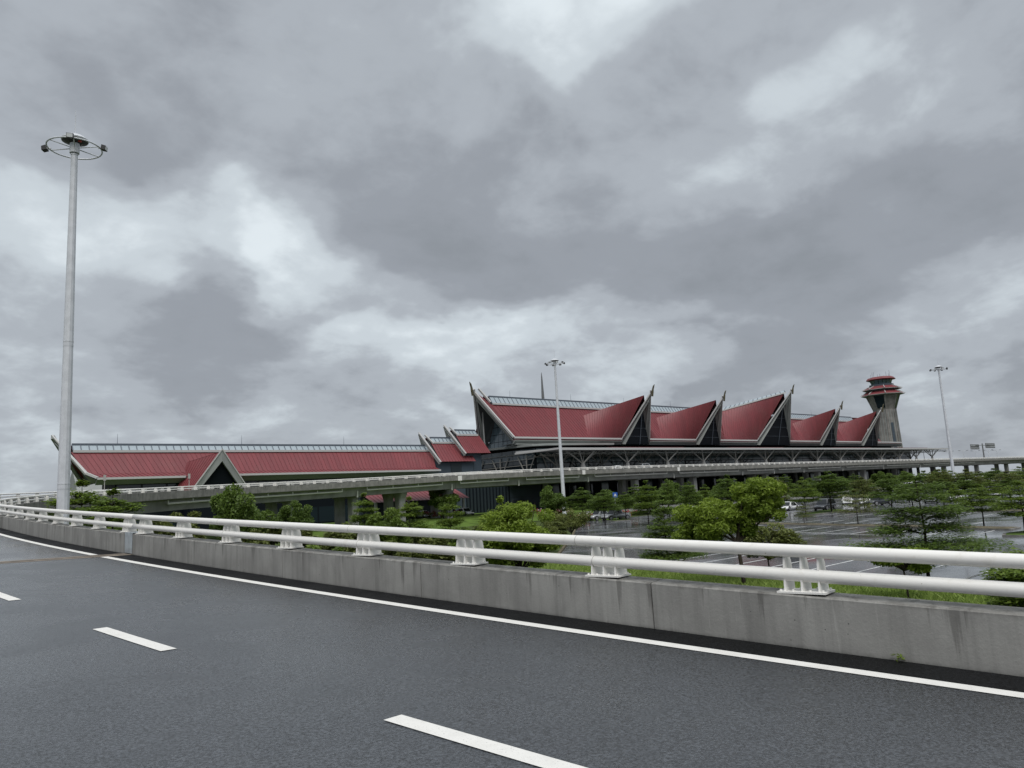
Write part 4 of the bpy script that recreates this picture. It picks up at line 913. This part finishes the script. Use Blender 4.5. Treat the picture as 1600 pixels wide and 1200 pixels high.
CARS = [('pickup', 'cars', 96.3, 86.0, R(172), 'silver pickup truck parked nose left on the wet asphalt near the terminal'),
        ('pickup', 'carw', 97.5, 90.5, R(176), 'white pickup half hidden behind the silver pickup truck'),
        ('sedan', 'carw', 97.8, 94.5, R(200), 'white car behind the small olive tree, left of the pickups'),
        ('sedan', 'carw', 116.6, 66.2, R(184), 'white sedan right of the big bright tree'),
        ('suv', 'card', 114.6, 58.9, R(184), 'dark grey car behind the trunk of the dense tree in the car park'),
        ('suv', 'carw', 128.5, 56.6, R(158), 'white hatchback at the centre right of the car park, behind the forked young tree'),
        ('sedan', 'carw', 134, 61.5, R(205), 'white car just left of the white hatchback, partly behind leaves'),
        ('sedan', 'carw', 137, 66, R(205), 'white car further back, left of the white hatchback'),
        ('sedan', 'card', 127, 70, R(205), 'black car in shade left of the grey car'),
        ('sedan', 'cars', 133, 46.5, R(200), 'silver car under the tiered trees at right'),
        ('sedan', 'card', 131, 49.5, R(200), 'dark car beside the silver car under the trees at right'),
        ('suv', 'cars', 150, 46, R(195), 'silver car far back between trees near the right edge'),
        ('sedan', 'carw', 141, 60.5, R(190), 'white car deep in the back of the car park, left of three'),
        ('suv', 'carw', 147, 54.5, R(190), 'white car deep in the back of the car park, middle of three'),
        ('sedan', 'cars', 160, 50, R(190), 'silver car deep in the back of the car park, right of three'),
        ('sedan', 'carw', 109, 79, R(176), 'white car parked far back, right of the pickups between tree trunks'),
        ('suv', 'carw', 77.5, 121.0, R(265), 'white van roofed car parked under the viaduct, leftmost of the row'),
        ('sedan', 'carw', 81.2, 120.6, R(265), 'white car under the viaduct, second from left in the row'),
        ('sedan', 'cars', 86.6, 119.4, R(265), 'silver car under the viaduct, third from left in the row'),
        ('sedan', 'carw', 89.8, 119.0, R(265), 'white car under the viaduct, rightmost in the row'),
        ('sedan', 'carw', 131, 116, R(180), 'white car driving on the viaduct before the canopy, left one'),
        ('suv', 'cars', 141, 116.5, R(180), 'silver car driving on the viaduct before the canopy, right one')]
used = set()
for kind, pc, x, y, rz, lab in CARS:
    if kind in used: t = copy_tree(protos[kind])
    else: t = protos[kind]; used.add(kind)
    z = gz(y) + (.035 if y < 91 else .005)
    if 115.5 < y < 118 and x > 120: z = float(at(s_of_x(x), y - 110, 0)[2]) + .005
    t.location = (x, y, z); t.rotation_euler = (0, 0, rz); t['label'] = lab; t['group'] = 'parked and moving vehicles'
    if kind == 'pickup': t['category'] = 'pickup'
    if pc != 'carw':
        for ch in t.children:
            if ch.name.split('.')[0] in ('body', 'cabin', 'mirror', 'bed_side'): ch.data = ch.data.copy(); ch.data.materials[0] = M[pc]

# ================================================================== vegetation
def leaves(name, C, size, m, up_=.7, seed=0, aspect=.42, tint=None):
    rg = np.random.default_rng(seed); C = np.asarray(C, float); n = len(C)
    nr = rg.normal(size=(n, 3)); nr /= np.linalg.norm(nr, axis=1)[:, None]; nr = nr * (1 - up_) + np.array([0, 0, up_]); nr /= np.linalg.norm(nr, axis=1)[:, None]
    t = rg.normal(size=(n, 3)); t -= nr * np.sum(t * nr, axis=1)[:, None]; t /= np.linalg.norm(t, axis=1)[:, None]; b_ = np.cross(nr, t)
    s = (size * rg.uniform(.65, 1.3, n))[:, None]
    v = np.stack([C + t * s, C + b_ * s * aspect + t * s * .15 + nr * s * .08, C - t * s, C - b_ * s * aspect + t * s * .15 + nr * s * .08], axis=1).reshape(-1, 3)
    me = bpy.data.meshes.new(name); me.vertices.add(4 * n); me.vertices.foreach_set('co', v.ravel())
    me.loops.add(4 * n); me.loops.foreach_set('vertex_index', np.arange(4 * n)); me.polygons.add(n)
    me.polygons.foreach_set('loop_start', np.arange(0, 4 * n, 4)); me.polygons.foreach_set('loop_total', np.full(n, 4))
    a = me.attributes.new('tint', 'FLOAT', 'FACE'); tv = rg.uniform(0, 1, n) if tint is None else np.clip(tint + rg.normal(0, .22, n), 0, 1)
    a.data.foreach_set('value', tv.astype(np.float32)); me.materials.append(m); me.update(calc_edges=True); return me
def disc(rg, n, c, r, th):
    a = rg.uniform(0, 2 * math.pi, n); q = np.sqrt(rg.uniform(0, 1, n)) * r
    return np.c_[c[0] + q * np.cos(a), c[1] + q * np.sin(a), c[2] + rg.normal(0, th, n) - .12 * (q / max(r, .01)) ** 2 * r]
def tiered(seed, H, W, z0, nt_, nl, prof_=.75, lean=0.0):
    rg = np.random.default_rng(seed); wood = MB(); C = []; T = []
    tp = np.array([lean * H * .1, 0, H]); wood.tube([(0, 0, 0), (lean * .03 * H, .02 * H * rg.normal(), H * .45), tp * np.array([1, 1, .97])], [.028 * H * .45 + .02, .016 * H * .45 + .015, .012], 6)
    tot = 0; items = []
    for i in range(nt_):
        t = i / (nt_ - 1); z = z0 + (H * .985 - z0) * t ** .92 + rg.normal(0, .015 * H); r = W * ((1 - t) ** prof_ * .90 + .13) * rg.uniform(.82, 1.12)
        nb = int(rg.integers(5, 8)); a0 = rg.uniform(0, 6.28)
        for k in range(nb):
            a = a0 + k * 2 * math.pi / nb + rg.normal(0, .18); rr = r * rg.uniform(.72, 1.1); ca, sa = math.cos(a), math.sin(a)
            bx = lean * .1 * z; zt = z + rg.normal(0, .012 * H); p1 = (bx + ca * rr * .92, sa * rr * .92, zt)
            wood.tube([(bx, 0, z - .10 * r - .02 * H), (bx + ca * rr * .4, sa * rr * .4, z - .02 * r), p1], [.010 * H * .45 + .012, .014, .006], 4, False)
            for f in (.38, .66, .94):
                for side in ((0,) if f < .5 else (-.25, .25) if f < .8 else (-.3, 0, .3)):
                    aa = a + side * rg.uniform(.7, 1.3); items.append(((bx + math.cos(aa) * rr * f, math.sin(aa) * rr * f, zt - .04 * r * (1 - f)), rr * rg.uniform(.21, .33), t))
    area = sum(q[1] ** 2 for q in items)
    for c, r, t in items:
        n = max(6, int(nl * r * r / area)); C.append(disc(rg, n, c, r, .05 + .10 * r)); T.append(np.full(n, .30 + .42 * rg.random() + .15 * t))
    return wood, np.vstack(C), np.concatenate(T)
def rounded(seed, H, W, z0, ncl, nl, flat=.72, fork=.35):
    rg = np.random.default_rng(seed); wood = MB(); C = []; T = []; zc = (H + z0) / 2; hz = (H - z0) / 2; fz = z0 * .9 + fork * .4
    wood.tube([(0, 0, 0), (.02 * H, -.01 * H, fz * .6), (.0, .02 * H, fz + .25)], [.03 * H * .5 + .02, .024 * H * .5 + .01, .03], 7)
    cl = []
    for i in range(ncl):
        for _ in range(40):
            q = rg.uniform(-1, 1, 3); l = np.linalg.norm(q)
            if .35 < l < 1 and q[2] > -.8: break
        p = np.array([q[0] * W * .86, q[1] * W * .86, zc + q[2] * hz * .86]); r = W * rg.uniform(.20, .36); cl.append((p, r))
        wood.tube([(0, 0, fz), (p[0] * .45, p[1] * .45, fz + (p[2] - fz) * .6), tuple(p)], [.035, .022, .008], 4, False)
    area = sum(r * r for _, r in cl)
    for p, r in cl:
        n = max(8, int(nl * r * r / area)); d = rg.normal(size=(n, 3)); d /= np.linalg.norm(d, axis=1)[:, None]; q = rg.uniform(.35, 1, n)[:, None] ** .6
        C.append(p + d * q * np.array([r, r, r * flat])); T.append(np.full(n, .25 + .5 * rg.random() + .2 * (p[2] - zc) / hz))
    return wood, np.vstack(C), np.concatenate(T)
PT = {}
def proto(key, gen, leaf, lm, seed, up_=.72, cm='crown'):
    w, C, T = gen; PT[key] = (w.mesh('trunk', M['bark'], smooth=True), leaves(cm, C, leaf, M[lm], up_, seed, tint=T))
proto('tierA', tiered(1, 5, 2.2, 1.5, 9, 9500), .125, 'leafA', 1); proto('tierB', tiered(2, 5, 2.2, 1.4, 8, 9500, .6), .125, 'leafA', 2)
proto('tierC', tiered(3, 5, 2.2, 1.7, 8, 9500, .55), .13, 'leafB', 3); proto('tierD', tiered(4, 5, 2.2, 1.0, 10, 14000, .85), .12, 'leafB', 4)
proto('tierE', tiered(14, 5, 2.2, 2.35, 8, 9000, .6), .125, 'leafB', 14)
proto('tierF', tiered(15, 5, 2.2, 2.2, 7, 7000, .5), .125, 'leafD', 15); proto('tierG', tiered(16, 5, 2.2, 2.0, 7, 7500, .7), .12, 'leafA', 16)
proto('roundA', rounded(5, 5, 2.2, 1.2, 34, 12000), .12, 'leafB', 5, .5); proto('roundB', rounded(6, 5, 2.0, 1.0, 30, 12000), .11, 'leafA', 6, .5)
proto('sap', tiered(7, 3.3, 1.8, 1.45, 5, 2600, .35), .10, 'leafD', 7); proto('shrub', rounded(8, 3.4, 1.9, .9, 24, 5000), .10, 'leafD', 8, .5)
proto('low', rounded(9, 4, 1.2, .6, 22, 6500), .09, 'leafD', 9, .55); proto('lowg', rounded(10, 4, 1.2, .5, 22, 6500), .095, 'leafA', 10, .55)
DIM = {'tierA': (5, 2.2), 'tierB': (5, 2.2), 'tierC': (5, 2.2), 'tierD': (5, 2.2), 'roundA': (5, 2.2), 'tierE': (5, 2.2), 'tierF': (5, 2.2), 'tierG': (5, 2.2), 'roundB': (5, 2.0), 'sap': (3.3, 1.8), 'shrub': (3.4, 1.9), 'low': (4, 1.2), 'lowg': (4, 1.2)}
def tree(key, x, y, H, W, label, group, rz, nm='tree', cat='tree'):
    t = thing(nm, label, cat, (x, y, gz(y) - .03), rz, group); h, w = DIM[key]; t.scale = (W / w, W / w, H / h)
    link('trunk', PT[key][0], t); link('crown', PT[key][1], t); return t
def custom(gen, leaf, lm, x, y, label, rz, seed, up_=.6, group='trees in the car park'):
    w, C, T = gen; t = thing('tree', label, 'tree', (x, y, -.03), rz, group)
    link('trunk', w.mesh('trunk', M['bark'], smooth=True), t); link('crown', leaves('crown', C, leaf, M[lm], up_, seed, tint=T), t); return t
G1, G2, G3 = 'trees inside the ramp loop', 'trees in the car park', 'trees along the far edge of the car park'
TREES = [
 ('tierB', 12.1, 60.8, 7.5, 3.5, 'dark tiered tree directly behind the tall left light mast', G1),
 ('tierB', 12.8, 55.2, 6.6, 3.1, 'lit green spreading tree right of the tall left light mast', G1),
 ('roundA', 20.1, 52.3, 6.67, 2.45, 'tall dense dark green tree hiding the ramp right of the wing gablet', G1),
 ('roundA', 36.9, 79.9, 5.8, 2.1, 'round dark tree left of the first viaduct column', G1),
 ('tierA', 35.6, 62.6, 5.71, 1.9, 'tiered tree in front of the viaduct, right of the first column', G1),
 ('roundB', 21.6, 36.0, 4.6, 1.5, 'bright bushy tree just above the railing left of the red porch', G1),
 ('tierB', 35.9, 55.4, 5.18, 1.85, 'thin green tree in front of the dark flared column', G1),
 ('roundA', 80.3, 112.7, 5.6, 2.9, 'dark bushy tree under the viaduct beside the red porch', G1),
 ('tierA', 35.2, 48.6, 4.84, 1.65, 'tiered tree in front of the pale flared column', G1),
 ('roundA', 81.4, 85.4, 6.34, 2.57, 'dark round tree immediately left of the middle light mast', G3),
 ('tierE', 84.6, 82.2, 5.69, 2.57, 'dark spreading tree immediately right of the middle light mast', G3),
 ('tierE', 82.5, 75.8, 5.08, 2.24, 'dark tiered tree left of the blue parking sign', G3),
 ('shrub', 52.2, 52.4, 3.42, 1.98, 'small olive tree in front of the white car and pickups', G2),
 ('tierD', 36.1, 28.5, 4.13, 1.6, 'dark tiered tree with drooping lower tier right of the pickups', G2),
 ('tierA', 81.9, 67.3, 5.85, 2.28, 'green tree behind, just right of the blue parking sign', G3),
 ('tierC', 88.4, 68.8, 6.02, 1.8, 'narrow dark tree top under the viaduct, right of the parking sign tree', G3),
 ('tierC', 87.1, 63.8, 5.43, 1.9, 'dark tree top under the viaduct left of the big bright tree', G3),
 ('tierC', 90.0, 59.7, 6.08, 2.62, 'dark tree rising directly behind the big bright tree', G3),
 ('tierE', 105.3, 53.2, 5.9, 3.5, 'broad dark tree over the dark grey car', G2),
 ('tierG', 98.4, 53.4, 5.16, 2.11, 'green tree between the white sedan and the grey car', G2),
 ('tierF', 116.3, 53.5, 4.73, 2.35, 'olive tree right of the broad dark tree over the grey car', G2),
 ('sap', 75.1, 35.4, 3.37, 1.84, 'sparse young tree with forked trunk on the kerb strip', G2),
 ('sap', 77.2, 42.2, 2.23, .9, 'smallest sapling on the kerb strip, in front of the white sedan', G2),
 ('tierF', 120.2, 54.6, 4.09, 2.01, 'brownish green tree behind the forked young tree', G2),
 ('tierE', 103.1, 43.9, 4.75, 2.53, 'dark green tree just left of the big tiered tree at right', G2),
 ('tierG', 72.3, 23.4, 3.47, 1.96, 'slim tiered young tree on the kerb island right of the big tiered tree', G2),
 ('tierG', 62.5, 17.7, 3.71, 2.0, 'tiered tree on the grass island at the right edge', G2),
 ('tierB', 86.8, 30.4, 3.38, 1.34, 'small tree behind the slim young tree at right', G2),
]
rg0 = random.Random(5)
for key, x, y, H, W, lab, grp in TREES: tree(key, x, y, H, W, lab, grp, rg0.uniform(0, 6.28))
SMALL = [(11.6,42.4,5.04,1.13),(14.9,47.7,5.25,1.38),(18.1,42.3,4.31,1.32),(17.0,36.2,4.19,.97),(15.6,30.2,3.88,.94),(14.6,26.2,3.70,.88),(9.9,34.6,4.63,.82),(11.6,34.1,4.35,.95),
 (19.9,30.0,3.61,1.01),(17.3,24.5,3.51,.85),(24.8,31.4,3.52,1.2),(20.3,27.3,2.99,.85),(14.6,23.9,3.55,.69),(12.6,50.5,5.02,.85),(12.1,29.6,3.9,.76),(11.6,25.5,3.73,.81),(12.0,31.8,4.03,.8),
 (21,40,4.0,1.2),(24,44,4.0,1.3),(28,48,4.2,1.4),(24,37,3.6,1.2),(28,40,3.7,1.3)]
SMALL.sort(key=lambda q: math.atan2(q[0], q[1]))
for i, (x, y, H, W) in enumerate(SMALL):
    tree('low' if i % 2 else 'lowg', x, y, H, W * 1.25, 'leafy shrub seen through the railing, %s from the left in the ramp loop' % (ORD[i] if i < 20 else ('twenty-first', 'twenty-second')[i - 20]), 'shrubs behind the railing', rg0.uniform(0, 6.28), 'shrub', 'shrub')
BACK = [(139.1,56.1,5.2,2.7),(149.4,57.1,5.4,2.6),(140.9,51.5,5.4,2.5),(155.7,54.7,5.1,2.9),(142.2,47.6,5.1,2.5),(161.9,51.8,4.7,2.9),(153,46.7,5.1,2.5),(144,42.1,4.4,2.5),(158.9,44.4,5.1,2.6),
 (110.9,40.3,3.9,2.1),(118.4,40.1,3.9,2.2),(114.6,35.7,3.4,2.2),(124.8,36.4,3.5,2.2),(99.7,70.3,5,2),(106.8,66.8,5.7,2.1),(105.3,61.6,5.5,2),(95.1,82.7,4.6,2.1),(113.3,45.3,4.2,2.2)]
BACK.sort(key=lambda q: math.atan2(q[0], q[1]))
for i, (x, y, H, W) in enumerate(BACK):
    tree(('tierE', 'tierG', 'tierE', 'tierF')[i % 4], x, y, H, W * 1.1, 'small distant tree below the viaduct, %s from the left in the back row' % ORD[i], 'back row of trees', rg0.uniform(0, 6.28))
ROW = [(104 + 9.5 * i + (i * 37 % 5) * .6, 95.5 + (i * 13 % 4), 5.2 + (i * 7 % 5) * .28, 3.3) for i in range(18)]
for i, (x, y, H, W) in enumerate(ROW):
    tree(('roundA', 'tierC')[i % 2], x, y, H, W, 'dark tree in the planting at the foot of the viaduct, %s from the left' % ORD[i], 'trees at the foot of the viaduct', rg0.uniform(0, 6.28))
# the near trees, each modelled on its own
def bright_tree():
    w1, C1, T1 = rounded(21, 4.9, 1.45, 2.35, 34, 10000); w2, C2, T2 = rounded(22, 4.25, 1.6, 1.95, 34, 10000)
    # image right is +x here: a high lobe on the right, a lower one on the left
    C1 = C1 + (1.25, 0, 0); C2 = C2 * (1, 1, 1) + (-1.35, .1, -.05); _, C3, T3 = rounded(23, 4.4, 1.1, 2.1, 18, 5000)
    w = MB(); w.tube([(.1, 0, 0), (.05, .02, 1.2), (-.02, 0, 2.2), (.1, 0, 2.9)], [.10, .085, .075, .05], 8)
    for e_ in ((1.5, .1, 3.9), (2.0, -.3, 3.4), (.8, .5, 4.3), (-1.2, .1, 3.3), (-2.2, -.1, 3.0), (-1.5, .6, 3.6), (.2, -.5, 3.8)): w.tube([(0, 0, 2.1), tuple(np.array(e_) * (.5, .5, .5) + (0, 0, 1.25)), e_], [.06, .04, .012], 5, False)
    return w, np.vstack([C1, C2, C3]), np.concatenate([T1 + .1, T2 + .1, T3])
vr = math.atan2(rt[1], rt[0])
custom(bright_tree(), .09, 'leafC', 29.0, 19.0, 'big bright green tree with two lobes and dark trunk, behind the middle railing', vr, 31, .45)
custom(tiered(41, 4.6, 2.75, .95, 8, 19000, .72), .095, 'leafB', 36.9, 14.5, 'big dark tiered tree with wide lower branches at right in the car park', .4, 32, .75)
def mid_bush():
    w, C, T = rounded(51, 4.55, 2.1, .8, 50, 24000); _, C2, T2 = tiered(52, 4.9, 1.2, 3.4, 3, 1500)
    for a_ in ((-.8, 0, 4.75), (-.2, .3, 4.5), (.9, 0, 4.3)): w.tube([(a_[0] * .3, 0, 2.2), (a_[0] * .8, a_[1], 3.4), a_], [.03, .02, .008], 4, False)
    return w, np.vstack([C, C2 * (1, 1, .93) + (-.8, 0, .1)]), np.concatenate([T + .1, T2 + .3])
custom(mid_bush(), .09, 'leafC', 24.9, 28.7, 'wide bright leafy tree at centre, left of the parked pickups', vr, 33, .55, G1)
custom(rounded(61, 2.5, 1.6, .9, 28, 11000), .08, 'leafD', 33.4, 20.3, 'low olive tree with slanting trunk right of the big bright tree', 1.0, 34, .6)
custom(rounded(62, 2.0, 1.3, 1.3, 20, 9000, .5), .065, 'leafC', 27.8, 11.7, 'fresh bright green young tree top just over the railing at right', 0, 35, .5)
custom(tiered(63, 2.55, 1.5, .5, 6, 14000, .4), .085, 'leafA', 26.0, 7.1, 'green tree cut by the right edge of the photo behind the railing', 0, 36, .7)
# grass, flower beds
def blades(name, xy, hgt, m, seed):
    rg = np.random.default_rng(seed); n = len(xy); a = rg.uniform(0, 6.28, n); h = hgt * rg.uniform(.5, 1.25, n); w = .018 * rg.uniform(.7, 1.5, n); z = np.zeros(n) + .0
    lx, ly = rg.normal(0, .35, n) * h, rg.normal(0, .35, n) * h; cx, cy = np.cos(a) * w, np.sin(a) * w
    v = np.stack([np.c_[xy[:, 0] - cx, xy[:, 1] - cy, z], np.c_[xy[:, 0] + cx, xy[:, 1] + cy, z], np.c_[xy[:, 0] + cx * .6 + lx * .4, xy[:, 1] + cy * .6 + ly * .4, z + h * .6], np.c_[xy[:, 0] + lx, xy[:, 1] + ly, z + h]], axis=1).reshape(-1, 3)
    me = bpy.data.meshes.new(name); me.vertices.add(4 * n); me.vertices.foreach_set('co', v.ravel()); me.loops.add(4 * n); me.loops.foreach_set('vertex_index', np.arange(4 * n)); me.polygons.add(n)
    me.polygons.foreach_set('loop_start', np.arange(0, 4 * n, 4)); me.polygons.foreach_set('loop_total', np.full(n, 4))
    at_ = me.attributes.new('tint', 'FLOAT', 'FACE'); at_.data.foreach_set('value', rg.uniform(0, 1, n).astype(np.float32)); me.materials.append(m); me.update(calc_edges=True); return me
rg = np.random.default_rng(77); n = 60000; yy = rg.uniform(3, 42, n); xx = rg.uniform(0, 1, n); xr = np.interp(yy, [3, 5, 18, 39, 42], [29, 29.4, 33.7, 36.8, 39.5])
xx = xr - .25 - xx ** .8 * np.interp(yy, [3, 42], [7.5, 10])
tag(link('tall_grass', blades('tall_grass', np.c_[xx, yy], .42, M['grass'], 3)), 'tall bright green grass on the verge between railing and car park', 'grass', None, 'stuff')
n = 16000; C = np.c_[rg.uniform(8, 36, n), rg.uniform(20, 58, n), np.zeros(n)]; C = C[C[:, 0] < 8 + (C[:, 1] - 8) * .9]
tag(link('ground_cover', blades('ground_cover', C[:, :2], .5, M['grass'], 4)), 'rough grass and weeds under the shrubs inside the ramp loop', 'grass', None, 'stuff')
BEDS = [(100, 106, 5, 'crimson and white flowers in the bed under the viaduct left of centre', 1), (95.5, 92.0, 4, 'crimson flower bed behind the parked pickups', 0), (83, 117, 4, 'red flowers beside the row of cars under the viaduct', 0), (101.5, 90.5, 4, 'dark pink flowers beside the blue parking sign', 0)]
for i, (x, y, r, lab, wh) in enumerate(BEDS):
    t = thing('flower_bed', lab, 'flower bed', (x, y, gz(y)), 0, 'flower beds')
    C = np.vstack([disc(rg, 60, (rg.uniform(-r, r), rg.uniform(-1, 1), rg.uniform(.3, 1.0)), .6, .15) for _ in range(14)])
    link('foliage', leaves('foliage', C, .14, M['leafA'], .5, 80 + i), t)
    link('blossom', leaves('blossom', C[rg.permutation(len(C))[:420]] + (0, 0, .12), .13, M['bloomr'], .5, 90 + i, .8), t)
    if wh: link('pale_blossom', leaves('pale_blossom', C[rg.permutation(len(C))[:260]] + (.6, -.4, .1), .13, M['bloomw'], .5, 95 + i, .8), t)

EDGE = [(43.5, 46.5, 2.6, 1.5), (49, 51.5, 2.4, 1.4), (56, 58.5, 2.7, 1.6), (64, 66.5, 2.5, 1.5), (72, 74.5, 2.6, 1.6), (38.5, 43, 2.8, 1.5)]
EDGE.sort(key=lambda q: q[0])
for i, (x, y, H, W) in enumerate(EDGE):
    tree('shrub' if i % 2 else 'low', x, y, H, W, 'olive shrub on the grassy left edge of the car park, %s nearest the railing' % ORD[i], 'shrubs along the car park edge', rg0.uniform(0, 6.28), 'shrub', 'shrub')
wd_ = at(s_of_y(3.55), .05, .02); t = thing('weed', 'tiny yellow green weed at the foot of the concrete parapet, right', 'weed', tuple(wd_))
link('leaves', leaves('leaves', disc(rg, 26, (0, 0, .03), .06, .015), .022, M['leafC'], .5, 99), t); link('stem', MB().tube([(0, 0, -.02), (.01, 0, .03)], .004, 5).mesh('stem', M['bark']), t)
